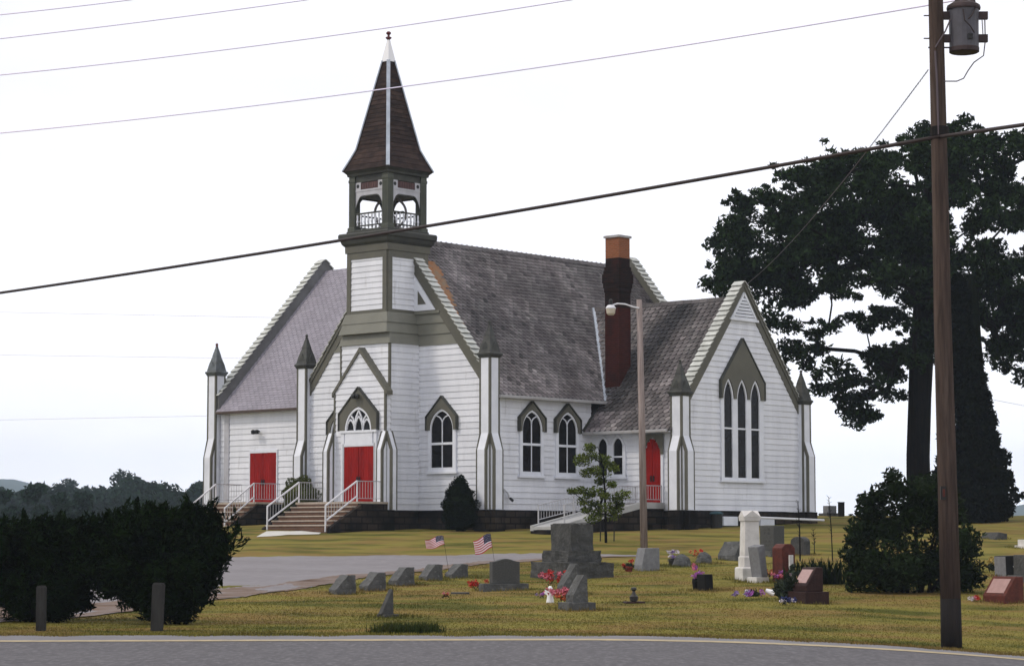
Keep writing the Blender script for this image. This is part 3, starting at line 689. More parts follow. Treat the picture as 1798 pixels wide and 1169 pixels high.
us = sorted(set([round(u, 4) for u, _ in bot]+[10.62]))
bz = lambda u: float(np.interp(u, [p[0] for p in bot], [p[1] for p in bot]))
for a, b in zip(us, us[1:]): fpoly(m, fG, [(a, bz(a)), (b, bz(b)), (b, topf(b)), (a, topf(a))], .03, .14)
line(m, fG, [(9.05, 7.8), (9.05, 8.55), (10.62, 10.43), (12.19, 8.55), (12.19, 7.8)], .05, .03, .18, 1)
m.build('window_hood', [M['olive'], M['olive_dark']], wn)

# doors
def door(fr, u0, u1, z0, z1, parent=church, arched=False, casing=.14):
    m = MB(); c = (u0+u1)/2; k = 0
    nplank = max(6, int((u1-u0)/.14)); w_ = (u1-u0)/nplank
    for i in range(nplank):
        a = u0+i*w_; b = a+w_
        ztop = z1 if not arched else z1-.55*((abs((a+b)/2-c))/((u1-u0)/2))**2
        fbox(m, fr, a+.005, b-(.022 if i == nplank//2-1 else .005), z0, ztop, .03, .075)
    fbox(m, fr, u0, u1, z0, z1-.56 if arched else z1, .02, .05)
    d = m.build('door', M['red_door'], parent)
    h = MB(); zc = z0+(z1-z0)*.40
    for s_ in (-.07, .07): fbox(h, fr, c+s_-.025, c+s_+.025, zc-.13, zc+.13, .075, .10); h.bar(fr.p(c+s_, zc-.10, .13), fr.p(c+s_, zc+.10, .13), .025, .025, 0, (1, 1, 0))
    if parent is church: h.build('handle', M['black'], d)
    else: h.build('door_handle', M['black'], parent)
    f = MB()
    fbox(f, fr, u0-casing, u0, z0, z1+(-.55 if arched else .12), .0, .09); fbox(f, fr, u1, u1+casing, z0, z1+(-.55 if arched else .12), .0, .09)
    if not arched: fbox(f, fr, u0, u1, z1, z1+.12, .0, .09)
    if parent is church: f.build('door_frame', M['white'], d)
    else: f.build('door_frame', M['white'], parent)
    return d
door(fW, -10.62, -8.82, 3.48, 5.74, casing=.05)
dT = door(fT, 8.52, 9.42, 3.22, 6.02, arched=True, casing=.12)
m = MB(); arch = [(8.52+.9*i/12, 6.02-.55*(abs(i/6-1))**2+.03) for i in range(13)]
for a, b in zip(arch, arch[1:]): fpoly(m, fT, [a, b, (b[0], 6.22), (a[0], 6.22)], .03, .12)
fpoly(m, fT, [(8.36, 5.35), (8.52, 5.35), (8.52, 6.22), (8.36, 6.22)], .09, .13); fpoly(m, fT, [(9.42, 5.35), (9.58, 5.35), (9.58, 6.22), (9.42, 6.22)], .09, .13)
m.build('door_hood', M['olive'], dT)

# tower ------------------------------------------------------------
TYC_ = -.30; H0 = 1.46
fA = FR((0, TYC_-H0, 0), (1, 0, 0), (0, -1, 0)); fAr = FR((H0, 0, 0), (0, 1, 0), (1, 0, 0)); fAl = FR((-H0, 0, 0), (0, 1, 0), (-1, 0, 0))
m = MB(); ztw = 10.0
boards(m, fA, [(-H0, ZG), (H0, ZG), (H0, ztw), (-H0, ztw)], ZG, .255)
boards(m, fAr, [(TYC_-H0, ZG), (0, ZG), (0, ztw), (TYC_-H0, ztw)], ZG, .255); boards(m, fAl, [(TYC_-H0, ZG), (0, ZG), (0, ztw), (TYC_-H0, ztw)], ZG, .255)
CY = -.46; H1 = 1.20
fU = FR((0, CY-H1, 0), (1, 0, 0), (0, -1, 0)); fUr = FR((H1, 0, 0), (0, 1, 0), (1, 0, 0)); fUl = FR((-H1, 0, 0), (0, 1, 0), (-1, 0, 0)); fUb = FR((0, CY+H1, 0), (1, 0, 0), (0, 1, 0))
za, zb_ = 11.45, 13.75
for fr, c_ in ((fU, 0), (fUr, CY), (fUl, CY), (fUb, 0)):
    boards(m, fr, [(c_-H1+.02, za), (c_+H1-.02, za), (c_+H1-.02, zb_), (c_-H1+.02, zb_)], za, .238, .028)
m.sq(0, CY, [(H1-.03, 10.0), (H1-.03, 14.3)], 0)
tower = m.build('tower', [M['siding']], church)
m = MB()     # olive corner strips low, panel frames high
for sx in (-1, 1): m.box(min(sx*(H0-.05), sx*(H0+.045)), max(sx*(H0-.05), sx*(H0+.045)), TYC_-H0-.045, TYC_-H0+.05, 6.0, ztw, 0)
for fr, c_ in ((fU, 0), (fUr, CY), (fUl, CY), (fUb, 0)):
    for a, b in ((c_-H1, c_-H1+.235), (c_+H1-.235, c_+H1)): fbox(m, fr, a, b, 11.30, 13.98, .0, .062)
    fbox(m, fr, c_-H1+.235, c_+H1-.235, 13.68, 13.98, .0, .055); fbox(m, fr, c_-H1+.235, c_+H1-.235, 11.30, 11.47, .0, .055)
m.build('corner_board', M['olive'], tower)
m = MB()     # flared skirt of three boards
zz = [11.33, 10.90, 10.46, 10.0]; hh = [H1+.065, H1+.14, H1+.22, H0+.04]
yy = [CY, CY-.01, CY-.03, TYC_-.01]
for i in range(3):
    m.sq(0, yy[i+1], [(hh[i]+.0, zz[i]), (hh[i+1]+.045, zz[i+1]), (hh[i+1]-.02, zz[i+1]-.005)])
m.build('skirt_board', M['olive_light'], tower)
m = MB()     # frieze and cornice
m.sq(0, CY, [(H1+.09, 13.96), (H1+.10, 14.32)], 0)
m.sq(0, CY, [(H1+.12, 14.26), (H1+.20, 14.36), (H1+.24, 14.50), (H1+.30, 14.56), (H1+.31, 14.74), (H1+.27, 14.80)], 1)
m.build('cornice', [M['olive'], M['olive_dark']], tower, .01)
H2 = 1.17
m = MB(); m.sq(0, CY, [(H2+.08, 14.78), (H2+.08, 14.90), (H2, 14.96)]); m.build('belfry_floor', M['olive_dark'], tower)
for sx in (-1, 1):
    for sy in (-1, 1):
        m = MB(); cx, cy = sx*(H2-.16), CY+sy*(H2-.16)
        m.sq(cx, cy, [(.21, 14.9), (.21, 15.06), (.17, 15.09), (.17, 17.0), (.19, 17.03), (.19, 17.12), (.17, 17.15), (.17, 17.4)])
        for fx in (-.085, 0, .085):      # sunk flutes read as thin proud fillets
            m.box(cx+fx-.018, cx+fx+.018, cy+sy*.17, cy+sy*.182, 15.15, 16.95) if sy > 0 else m.box(cx+fx-.018, cx+fx+.018, cy-.182, cy-.17, 15.15, 16.95)
            m.box(cx+sx*.17, cx+sx*.182, cy+fx-.018, cy+fx+.018, 15.15, 16.95) if sx > 0 else m.box(cx-.182, cx-.17, cy+fx-.018, cy+fx+.018, 15.15, 16.95)
        m.build('belfry_post', M['olive_mid'], tower)
fr4 = [FR((0, CY-H2+.10, 0), (1, 0, 0), (0, -1, 0)), FR((H2-.10, CY, 0), (0, 1, 0), (1, 0, 0)), FR((0, CY+H2-.10, 0), (1, 0, 0), (0, 1, 0)), FR((-H2+.10, CY, 0), (0, 1, 0), (-1, 0, 0))]
S = H2-.32
for fr in fr4:
    m = MB()      # fretwork: square blocks with black discs for the dark of round holes, louvre panel, spandrels over a round-cornered opening
    fbox(m, fr, -S, S, 17.0, 17.45, -.05, .05, 2)
    for sx in (-1, 1):
        u0, u1 = sorted((sx*S, sx*(S-.32))); fbox(m, fr, u0, u1, 16.68, 17.0, -.04, .05, 0)
        c = (u0+u1)/2; ring = [(c+.085*math.cos(q), 16.84+.085*math.sin(q)) for q in np.linspace(0, 2*math.pi, 12, endpoint=False)]
        fpoly(m, fr, ring, .05, .056, 3)
    fbox(m, fr, -S+.32, S-.32, 16.70, 16.98, -.03, .02, 1)
    for i in range(8): u = -S+.34+i*(2*S-.68)/7.; fbox(m, fr, u-.012, u+.012, 16.70, 16.98, .02, .035, 1)
    fbox(m, fr, -S, S, 16.60, 16.68, -.05, .06, 0)
    nn = 24
    lowz = lambda u: 16.42-.62*max(0, (abs(u)/S-.45)/.55)**2.6
    for i in range(nn):
        a = -S+2*S*i/nn; b = -S+2*S*(i+1)/nn
        fpoly(m, fr, [(a, lowz(a)), (b, lowz(b)), (b, 16.60), (a, 16.60)], -.03, .04, 0)
        fpoly(m, fr, [(a, lowz(a)-.05), (b, lowz(b)-.05), (b, lowz(b)), (a, lowz(a))], -.06, .055, 2)
    m.build('belfry_fretwork', [M['siding_trim'], M['louvre'], M['olive_dark'], M['black']], tower)
    m = MB()
    fbox(m, fr, -S, S, 15.62, 15.68, -.04, .04, 1); fbox(m, fr, -S, S, 15.10, 15.15, -.035, .035, 1)
    for i in range(8):
        u = -S+.09+i*(2*S-.18)/7
        p = fr.p(u, 0, 0); m.lathe([(.04, 15.15), (.03, 15.22), (.06, 15.30), (.034, 15.42), (.045, 15.54), (.03, 15.62)], p, 6, 0)
    m.build('balustrade', [M['white'], M['olive_dark']], tower)
# bell and wheel
cd = Vector((math.cos(-TH), math.sin(-TH), 0)); cn = Vector((math.sin(TH), math.cos(TH), 0))    # wheel stands square to the tower's diagonal
m = MB(); cc = Vector((.19, CY-.03, 15.72)); rr = [.70, .62]
for i in range(36):
    a, b = 2*math.pi*i/36, 2*math.pi*(i+1)/36
    P = lambda r, q: cc+cd*(r*math.cos(q))+Vector((0, 0, r*math.sin(q)))
    m.prism([P(.72, a), P(.72, b), P(.62, b), P(.62, a)], cn*.06)
m.build('bell_wheel', M['wheel'], tower)
m = MB(); m.lathe([(.03, 15.75), (.10, 15.74), (.17, 15.66), (.20, 15.5), (.24, 15.32), (.33, 15.18), (.35, 15.10), (.30, 15.12)], (-.12, CY+.35, -.02), 14); m.bar((-.7, CY+.35, 15.76), (.6, CY+.35, 15.76), .10, .10)
m.build('bell', M['bell'], tower, smooth=False)

# spire
m = MB(); prof = [(1.37, 17.50), (1.255, 17.76), (1.14, 18.02), (1.04, 18.26), (.96, 18.46)]
zt_, ht_ = 22.35, .175
n = 20
for i in range(1, n+1): prof.append((.96+(ht_-.96)*i/n, 18.46+(zt_-18.46)*i/n))
for (h_a, z_a), (h_b, z_b) in zip(prof, prof[1:]):
    for s_ in range(4):
        q = s_*math.pi/2; c0_, s0_ = math.cos(q), math.sin(q)
        def W(u, v, z): return Vector((c0_*u-s0_*v, CY+s0_*u+c0_*v, z))
        k = max(2, int(h_a*2/.26)); off = random.random()
        tnr = random.uniform(.75, 1.25)
        edges = [-1]+[(-1+2*(j+off)/k) for j in range(k) if -1 < -1+2*(j+off)/k < 1]+[1]
        for a, b in zip(edges, edges[1:]):
            l_ = .022+random.uniform(0, .008)
            m.add([W(h_a+l_, a*h_a, z_a), W(h_a+l_, b*h_a, z_a), W(h_b, b*h_b, z_b+.02), W(h_b, a*h_b, z_b+.02), W(h_a, a*h_a, z_a), W(h_a, b*h_a, z_a)], [(0, 1, 2, 3), (4, 5, 1, 0)], 0, tnr*random.uniform(.7, 1.25))
m.sq(0, CY, [(1.36, 17.49), (.95, 18.45), (ht_, zt_)], 0, .8)
spire = m.build('spire', [M['spire']], tower)
m = MB(); m.sq(0, CY, [(H2+.06, 17.28), (H2+.08, 17.38), (1.33, 17.46), (1.36, 17.50), (1.30, 17.52)]); m.build('spire_fascia', M['olive_dark'], tower)
m = MB()
pf = [prof[0], prof[1], prof[2], prof[3], prof[4], (ht_, zt_)]
for sx in (-1, 1):
    for sy in (-1, 1):
        pts = [Vector((sx*(h+.02), CY+sy*(h+.02), z+.02)) for h, z in pf]
        for a, b in zip(pts, pts[1:]): m.bar(a, b, .16, .05, 0, (sx, sy, .3))
m.build('hip_strip', M['flash'], tower)
m = MB(); m.sq(0, CY, [(ht_+.05, zt_-.03), (ht_+.04, zt_+.02), (.04, 23.32), (.03, 23.34)]); m.build('spire_cap', M['ceramic'], tower)
m = MB(); m.lathe([(.04, 23.28), (.13, 23.36), (.13, 23.40), (.05, 23.43), (.05, 23.50), (.11, 23.56), (.10, 23.62), (.04, 23.66)], (0, CY, 0), 10); m.build('finial', M['dark_red'], tower)

# porch: gabled panel standing in front of the tower
PYF = -2.05; fP = FR((0, PYF, 0), (1, 0, 0), (0, -1, 0)); fPr = FR((1.52, 0, 0), (0, 1, 0), (1, 0, 0)); fPl = FR((-1.52, 0, 0), (0, 1, 0), (-1, 0, 0))
m = MB(); boards(m, fP, [(-1.52, 3.33), (1.52, 3.33), (1.52, 8.05), (0, 9.78), (-1.52, 8.05)], 3.33, .255)
for fr in (fPr, fPl): boards(m, fr, [(PYF, 3.33), (TYC_-H0, 3.33), (TYC_-H0, 8.05), (PYF, 8.05)], 3.33, .255)
for sx in (-1, 1): m.quad((sx*1.56, PYF, 8.03), (0, PYF, 9.80), (0, TYC_-H0, 9.80), (sx*1.56, TYC_-H0, 8.03))
porch = m.build('porch', M['siding'], church)
m = MB()
for sx in (-1, 1):
    m.prism([(0, PYF-.08, 9.86), (sx*1.66, PYF-.08, 7.98), (sx*1.66, PYF-.08, 7.80), (0, PYF-.08, 9.66)][::sx], (0, .36, 0))
    m.prism([(sx*1.47, PYF-.05, 6.3), (sx*1.565, PYF-.05, 6.3), (sx*1.565, PYF-.05, 7.95), (sx*1.47, PYF-.05, 8.05)][::sx], (0, .09, 0))
m.build('porch_rake', M['olive'], porch)
m = MB(); m.box(-.82, .84, PYF-.10, PYF-.02, 5.72, 6.28, 0); m.box(-1.05, -.88, PYF-.09, PYF, 3.33, 6.3, 0); m.box(.90, 1.07, PYF-.09, PYF, 3.33, 6.3, 0); m.box(-1.1, 1.12, PYF-.14, PYF, 6.26, 6.36, 0)
m.build('door_surround', M['white'], porch)
dP = door(fP, -.88, .90, 3.36, 5.68, church, False, .10)
m = MB(); fa = gothic(0, 1.46, 6.36, 7.24, 10); m.add([fP.p(u, z, .05) for u, z in fa], [tuple(range(len(fa)))], 1)
fo = gothic(0, 1.60, 6.36, 7.34, 10); strip(m, fP, fa, fo, .03, .12)
for c in (-.49, 0, .49):      # three small lancets below, two crossing arcs above
    hz = 6.82 if c else 6.95
    line(m, fP, gothic(c, .46, 6.42, hz, 4), .065, .05, .095)
for sg in (-1, 1):
    line(m, fP, [(sg*.245, 6.36), (sg*.245, 6.60), (sg*.16, 6.92), (0, 7.20)], .065, .05, .095); line(m, fP, [(sg*.245, 6.60), (sg*.33, 6.85), (sg*.50, 7.02)], .065, .05, .095)
m.build('fanlight', [M['white'], M['glass']], porch)
hood(porch, fP, 0, 1.62, 2.26, 6.36, 7.05, 8.12, 6.36, 7.36, .14, M['olive'])
m = MB(); m.bar((0, PYF-.05, 7.86), (0, PYF-.3, 7.86), .05, .05); m.lathe([(.05, 7.68), (.10, 7.70), (.11, 7.82), (.06, 7.88)], (-.1, PYF-.28, 0), 8); m.lathe([(.05, 7.70), (.09, 7.72), (.10, 7.82), (.06, 7.87)], (.12, PYF-.28, 0), 8); m.build('floodlight', M['black'], church)
m = MB(); m.bar((-10.05, WY, 6.75), (-10.05, WY-.3, 6.72), .05, .05)
for dx in (-.12, .13): m.lathe([(.05, 6.60), (.10, 6.62), (.11, 6.76), (.05, 6.80)], (-10.05+dx, WY-.3, 0), 8)
m.build('floodlight', M['black'], church)
pier(1.62, PYF-.02, 1, -1, 6.3, half=.16, upper=False, b0=5.50, b1=6.28, bw=.16, bp=.30, zb=ZG); pier(-1.62, PYF-.02, -1, -1, 6.3, half=.16, upper=False, b0=5.50, b1=6.28, bw=.16, bp=.30, zb=ZG)

# foundation
m = MB()
m.box(-HW-.05, HW+.05, -.05, YB+.05, .8, ZG-.02); m.box(-12.95, -HW, WY-.05, WD+.05, .8, ZG-.03); m.box(HW, TX+.05, 6.44, 15.16, .8, ZG-.02)
m.box(-H0-.06, H0+.06, TYC_-H0-.06, -.06, .8, ZG-.02)
for cx, cy, sx, sy in ((5.54, 0, 1, -1), (-5.54, 0, -1, -1), (TX, 6.5, 1, -1), (TX, 15.1, 1, 1), (-12.98, 1.3, -1, -1)):
    m.box(cx-.34, cx+.34, cy-.34, cy+.34, .9, ZG-.01)
    x0, x1 = sorted((cx+sx*.34, cx+sx*.60)); m.box(x0, x1, cy-.30, cy+.30, .9, ZG-.012)
    y0, y1 = sorted((cy+sy*.34, cy+sy*.60)); m.box(cx-.30, cx+.30, y0, y1, .9, ZG-.012)
m.build('foundation', M['stone_wall'], church)
for y0 in (8.95, 11.6):
    m = MB(); m.box(TX+.06, TX+.30, y0, y0+1.0, 2.36, 2.75, 0); m.build('window_well', M['white'], church, .02)

# entrance landing, steps, railings
def stairs(x0, x1, yw, yf, zl, nst, run, zbot, rails):
    m = MB(); m.box(x0, x1, yf, yw, .9, zl-.09); fo_ = m.build('landing', M['stone_wall'], church)
    m = MB(); m.box(x0-.03, x1+.03, yf-.03, yw, zl-.087, zl); m.build('landing_slab', M['step_tread'], fo_)
    st = MB(); rise = (zl-zbot)/(nst+1)
    for i in range(nst):
        z1 = zl-rise*(i+1); ya = yf-run*(i+1); yb = yf-run*i
        st.box(x0+.05, x1-.05, ya, yb-.002, .9, z1-.055, 0); st.box(x0+.02, x1-.02, ya-.03, yb-.002, z1-.05, z1, 1)
    st.box(x0+.05, x1-.05, yf-.0325, yf-.031, zl-rise, zl-.09, 0)
    st.build('steps', [M['step_riser'], M['step_tread']], church)
    for xa in (x0-.16, x1-.02):
        ch = MB(); ch.prism([(xa, yf, zl-.12), (xa, yf-run*nst-.05, zbot+.06), (xa, yf-run*nst-.05, .9), (xa, yf, .9)], (.18, 0, 0))
        ch.build('stair_cheek', M['stone_wall'], church)
    for xr, yend in rails:
        r = MB(); yb_ = yf-run*nst; hgt = .84
        A = Vector((xr, yf, zl+hgt)); B = Vector((xr, yb_-.02, zbot+hgt+.12)); dz = Vector((0, 0, -.62))
        r.bar(A, B, .055, .055, 0); r.bar(A+dz, B+dz, .05, .05, 0)
        r.bar(A+Vector((0, 0, .02)), Vector((xr, yf, zl-.05)), .05, .05, 0); r.bar(B+Vector((0, 0, .02)), Vector((xr, yb_-.02, zbot-.1)), .05, .05, 0)
        r.bar(A, (xr, yend, zl+hgt), .035, .035, 1); r.bar(A+dz*1.15, (xr, yend, zl+hgt-.71), .025, .025, 1)
        n1 = 11
        for i in range(1, n1):
            p = A.lerp(B, i/n1); r.bar(p, p+dz, .014, .014, 1)
        n2 = int((yend-yf)/.15)
        for i in range(1, n2+1):
            y_ = yf+(yend-yf)*i/n2; r.bar((xr, y_, zl+hgt), (xr, y_, zl+hgt-.71), .014, .014, 1)
        r.build('railing', [M['rail'], M['rail_thin']], church)
stairs(-1.95, 1.85, -1.82, -3.85, 3.33, 5, .35, 2.18, [(-1.80, -2.2), (1.70, -1.95)])
stairs(-11.2, -8.3, 1.22, -.45, 3.46, 5, .34, 2.2, [(-11.05, 1.1), (-8.45, 1.1)])

# ramp to the transept door
m = MB()
X0, X1 = 8.05, 9.62; zt0, zt1 = 2.28, 3.22; yA, yB_ = -.3, 4.9
def rampz(y): return zt0+(zt1-zt0)*min(1, max(0, (y-yA)/(yB_-yA)))
for xa, xb in ((X0, X0+.18), (X1-.18, X1)):
    m.prism([(xa, yA, rampz(yA)-.16), (xa, yB_, zt1-.16), (xa, 6.42, zt1-.16), (xa, 6.42, zt1+.10), (xa, yB_, zt1+.10), (xa, yA, rampz(yA)+.05)], (xb-xa, 0, 0), 0)
m.prism([(X0+.18, yA, rampz(yA)-.12), (X0+.18, yB_, zt1-.12), (X0+.18, 6.42, zt1-.12), (X0+.18, 6.42, zt1), (X0+.18, yB_, zt1), (X0+.18, yA, rampz(yA))], (X1-X0-.36, 0, 0), 0)
m.prism([(X0+.02, yA, .9), (X0+.02, 6.40, .9), (X0+.02, 6.40, zt1-.165), (X0+.02, yB_, zt1-.165), (X0+.02, yA, zt0-.165)], (X1-X0-.04, 0, 0), 1)
m.build('ramp', [M['concrete'], M['stone_wall']], church)
for xr in (X0+.09, X1-.09):
    r = MB(); hh_ = .70
    ys_ = [yA+.4, 2.3, yB_, 6.3]
    ls = [Vector((xr, y_, rampz(y_)+.1)) for y_ in ys_]
    for a, b in zip(ls, ls[1:]):
        r.bar(a+Vector((0, 0, hh_)), b+Vector((0, 0, hh_)), .035, .035, 0); r.bar(a+Vector((0, 0, .12)), b+Vector((0, 0, .12)), .03, .03, 0)
        k = int((b-a).length/.16)
        for i in range(k): p = a.lerp(b, i/k); r.bar(p+Vector((0, 0, .12)), p+Vector((0, 0, hh_)), .014, .014, 1)
    for a in ls: r.bar(a-Vector((0, 0, .1)), a+Vector((0, 0, hh_+.02)), .045, .045, 0)
    r.build('railing', [M['rail_thin'], M['rail_thin']], church)

# chimney
cx0, cx1, cy0, cy1 = 5.38, 6.18, 7.62, 8.42
m = MB()
def cb(z0, z1, e, mt): m.box(cx0-e, cx1+e, cy0-e, cy1+e, z0, z1, mt)
cb(7.6, 11.85, 0, 0); cb(11.85, 12.55, 0.002, 2); cb(12.55, 12.75, .03, 2); cb(12.75, 12.95, .06, 2); cb(12.95, 13.35, .09, 2); cb(13.35, 13.5, .05, 2); cb(13.5, 13.68, .02, 2); cb(13.68, 14.05, -.02, 2); cb(14.05, 14.95, -.02, 1)
ch = m.build('chimney', [M['brick_red'], M['brick_orange'], M['brick_soot']], church, .008)
m = MB(); cbx = lambda z0, z1, e: m.box(cx0-e, cx1+e, cy0-e, cy1+e, z0, z1); cbx(14.95, 15.05, .04); m.build('chimney_cap', M['gutter'], ch)
# ------------------------------------------------------------------ end of church

# ------------------------------------------------------------------ foliage tools
def leaf_mesh(name, C, size, material, parent=None, tone=(.6, 1.3), elong=1.0, dirs=None, upbias=0.0, mats=None, mi=None):
    """C: Nx3 leaf centres; rhombic leaves folded along the midrib, random attitude"""
    C = np.asarray(C, float); N = len(C)
    size = np.broadcast_to(size, N)*RNG.uniform(.65, 1.25, N)
    nrm = RNG.normal(size=(N, 3)); nrm[:, 2] += upbias; nrm /= np.linalg.norm(nrm, axis=1)[:, None]
    if dirs is None: dirs = RNG.normal(size=(N, 3))
    else: dirs = np.asarray(dirs)+RNG.normal(0, .35, (N, 3))
    a = dirs-(dirs*nrm).sum(1)[:, None]*nrm; a /= np.linalg.norm(a, axis=1)[:, None]+1e-9
    b = np.cross(nrm, a)
    L = (size*elong)[:, None]; Wd = (size*.5)[:, None]
    droop = nrm*(size*.18)[:, None]
    v = np.stack([C-a*L*.5, C+b*Wd*.5-droop+a*L*.05, C+a*L*.5, C-b*Wd*.5-droop+a*L*.05], 1).reshape(-1, 3)
    me = bpy.data.meshes.new(name); me.vertices.add(4*N); me.vertices.foreach_set('co', v.ravel())
    me.loops.add(4*N); me.loops.foreach_set('vertex_index', np.arange(4*N, dtype=np.int32))
    me.polygons.add(N); me.polygons.foreach_set('loop_start', np.arange(0, 4*N, 4, dtype=np.int32)); me.polygons.foreach_set('loop_total', np.full(N, 4, dtype=np.int32))
    for mm in (mats or [material]): me.materials.append(mm)
    if mi is not None: me.polygons.foreach_set('material_index', np.asarray(mi, dtype=np.int32))
    me.update(calc_edges=True)
    at_ = me.attributes.new('tone', 'FLOAT', 'FACE'); at_.data.foreach_set('value', RNG.uniform(tone[0], tone[1], N).astype(np.float32))
    o = bpy.data.objects.new(name, me); col.objects.link(o)
    if parent: o.parent = parent
    return o
def clump_pts(c, r, n, flat=.75):
    d = RNG.normal(size=(n, 3)); d /= np.linalg.norm(d, axis=1)[:, None]
    rad = RNG.random(n)**.45
    return np.asarray(c)+d*rad[:, None]*np.array([r, r, r*flat])
def branches(root_pts, root_r, ends, tip=.025, jit=.25):
    """connect each clump centre to the nearest grown node; returns tubes with pipe-model radii"""
    nodes = [Vector(p) for p in root_pts]; par = [i-1 for i in range(len(nodes))]; n0 = len(nodes)
    ends = sorted(ends, key=lambda e: min((Vector(e)-q).length for q in nodes))
    leaf_of = []
    for e in ends:
        e = Vector(e); best = None
        for i, q in enumerate(nodes):
            if i == 0: continue
            c = (e-q).length+max(0, q.z-e.z)*.5+ (0 if i < n0 else .15)
            if best is None or c < best[0]: best = (c, i)
        i = best[1]; q = nodes[i]; L = (e-q).length; k = max(1, int(L/.9))
        for s_ in range(1, k+1):
            p = q.lerp(e, s_/k)+(Vector((random.gauss(0, jit), random.gauss(0, jit), random.gauss(0, jit)+.12*math.sin(s_/k*3.14)))*min(1, L/3) if s_ < k else Vector((0, 0, 0)))
            nodes.append(p); par.append(i); i = len(nodes)-1
        leaf_of.append(i)
    cnt = [0]*len(nodes)
    for i in leaf_of:
        while i >= 0: cnt[i] += 1; i = par[i]
    tot = max(1, len(leaf_of))
    m_ = MB()
    for i in range(n0, len(nodes)):
        ra = tip*(max(1, cnt[par[i]])**.48); rb = tip*(max(1, cnt[i])**.48)
        m_.tube([nodes[par[i]], nodes[i]], [min(ra, rb*1.6), rb], 5)
    return m_, nodes

# ------------------------------------------------------------------ big oak
DT = 115.0
oak_base = at(1612, 925, DT); oak_base.z = g(oak_base.x, oak_base.y)-.2
oak = empty('oak_tree', oak_base); tag(oak, 'huge dark oak tree with thick straight trunk and broad spreading crown right of the church', 'tree')
def oloc(px, py, dd): return at(px, py, DT+dd)-oak_base
trunk_px = [(1612, 930, .62), (1613, 880, .58), (1612, 800, .56), (1615, 700, .55), (1618, 620, .58), (1622, 560, .55), (1625, 480, .46), (1628, 400, .36), (1632, 320, .24), (1640, 250, .12)]
tp_ = [oloc(a, b, 0) for a, b, _ in trunk_px]; tr_ = [c for *_, c in trunk_px]
m = MB()
for i in range(len(tp_)-1): pass
trunk_mb = m; m.tube(tp_, tr_, 14)
poly = [(1242, 470), (1240, 410), (1262, 340), (1335, 332), (1345, 285), (1420, 285), (1480, 262), (1545, 240), (1575, 205), (1620, 200), (1690, 192), (1725, 232), (1800, 226), (1870, 262), (1935, 330), (1965, 430), (1935, 540), (1890, 600), (1830, 640), (1760, 640), (1735, 590), (1690, 560), (1640, 600), (1620, 640), (1570, 668), (1530, 655), (1500, 600), (1530, 540), (1470, 520), (1400, 530), (1350, 590), (1330, 565), (1305, 520), (1262, 500)]
holes = [(1470, 585, 45, 30), (1345, 535, 30, 12), (1275, 370, 16, 8), (1255, 440, 14, 10), (1375, 425, 22, 7), (1530, 440, 16, 8), (1560, 380, 12, 8), (1420, 330, 16, 7), (1345, 370, 14, 8), (1490, 505, 20, 8), (1610, 560, 16, 8), (1560, 590, 22, 18), (1425, 492, 30, 14), (1400, 555, 52, 22), (1380, 340, 20, 10), (1330, 400, 26, 10), (1545, 530, 26, 20), (1300, 440, 24, 7), (1450, 400, 16, 7), (1500, 350, 16, 7), (1595, 420, 14, 8), (1480, 455, 18, 7), (1785, 420, 30, 16), (1720, 330, 12, 20), (1600, 300, 10, 10), (1690, 430, 12, 8), (1845, 500, 26, 10), (1530, 300, 10, 5), (1640, 350, 10, 8), (1770, 320, 16, 8)]
def inpoly(x, y, P):
    c = False; j = len(P)-1
    for i in range(len(P)):
        if (P[i][1] > y) != (P[j][1] > y) and x < (P[j][0]-P[i][0])*(y-P[i][1])/(P[j][1]-P[i][1])+P[i][0]: c = not c
        j = i
    return c
poly = [(1612+(a-1612)*.962, 440+(b-440)*.955) for a, b in poly]
cl = []
tries = 0
while len(cl) < 585 and tries < 20000:
    tries += 1
    px, py = random.uniform(1235, 1965), random.uniform(190, 680)
    if not inpoly(px, py, poly): continue
    if any(((px-a)/c)**2+((py-b)/d)**2 < 1 for a, b, c, d in holes): continue
    ex = (px-1610)/370; ez = (py-430)/250; dep = 6.8*math.sqrt(max(.05, 1-min(1, ex*ex*.8+ez*ez*.6)))
    cl.append(oloc(px, py, random.uniform(-dep, dep)))
for px, py in [(1400, 625), (1385, 610), (1418, 640), (1440, 612), (1375, 650), (1430, 590), (1462, 600), (1470, 640), (1455, 575), (1495, 560), (1392, 575), (1345, 575), (1445, 690), (1462, 680), (1480, 695), (1500, 705), (1515, 725), (1505, 738), (1492, 720), (1520, 690), (1540, 670), (1555, 655), (1575, 662), (1500, 665), (1478, 665), (1525, 735), (1440, 680), (1560, 690), (1795, 655), (1765, 640), (1740, 655), (1815, 670), (1400, 500), (1250, 500), (1262, 510), (1270, 490), (1330, 545), (1355, 560)]:
    cl.append(oloc(px+random.uniform(-5, 5), py+random.uniform(-5, 5), random.uniform(-3.5, 2.5)))
cl = [c for i, c in enumerate(cl) if min((c-d).length for j, d in enumerate(cl) if j != i) < 1.35]
bm_, _n = branches(tp_[3:], .5, [tuple(c) for c in cl], .030, .28)
bm_.tube(tp_, tr_, 14); bm_.build('trunk', M['bark'], oak)
pts = []
for c in cl:
    r = random.uniform(.45, .92); pts.append(clump_pts(c, r, int(45+190*r*r), .62))
    for _ in range(2): pts.append(clump_pts(np.asarray(c)+RNG.normal(0, .5, 3)*[1, 1, .7], random.uniform(.16, .34), 22, .7))
leaf_mesh('crown', np.concatenate(pts), .27, M['leaf'], oak, (.4, 2.1), 1.25, upbias=.5)

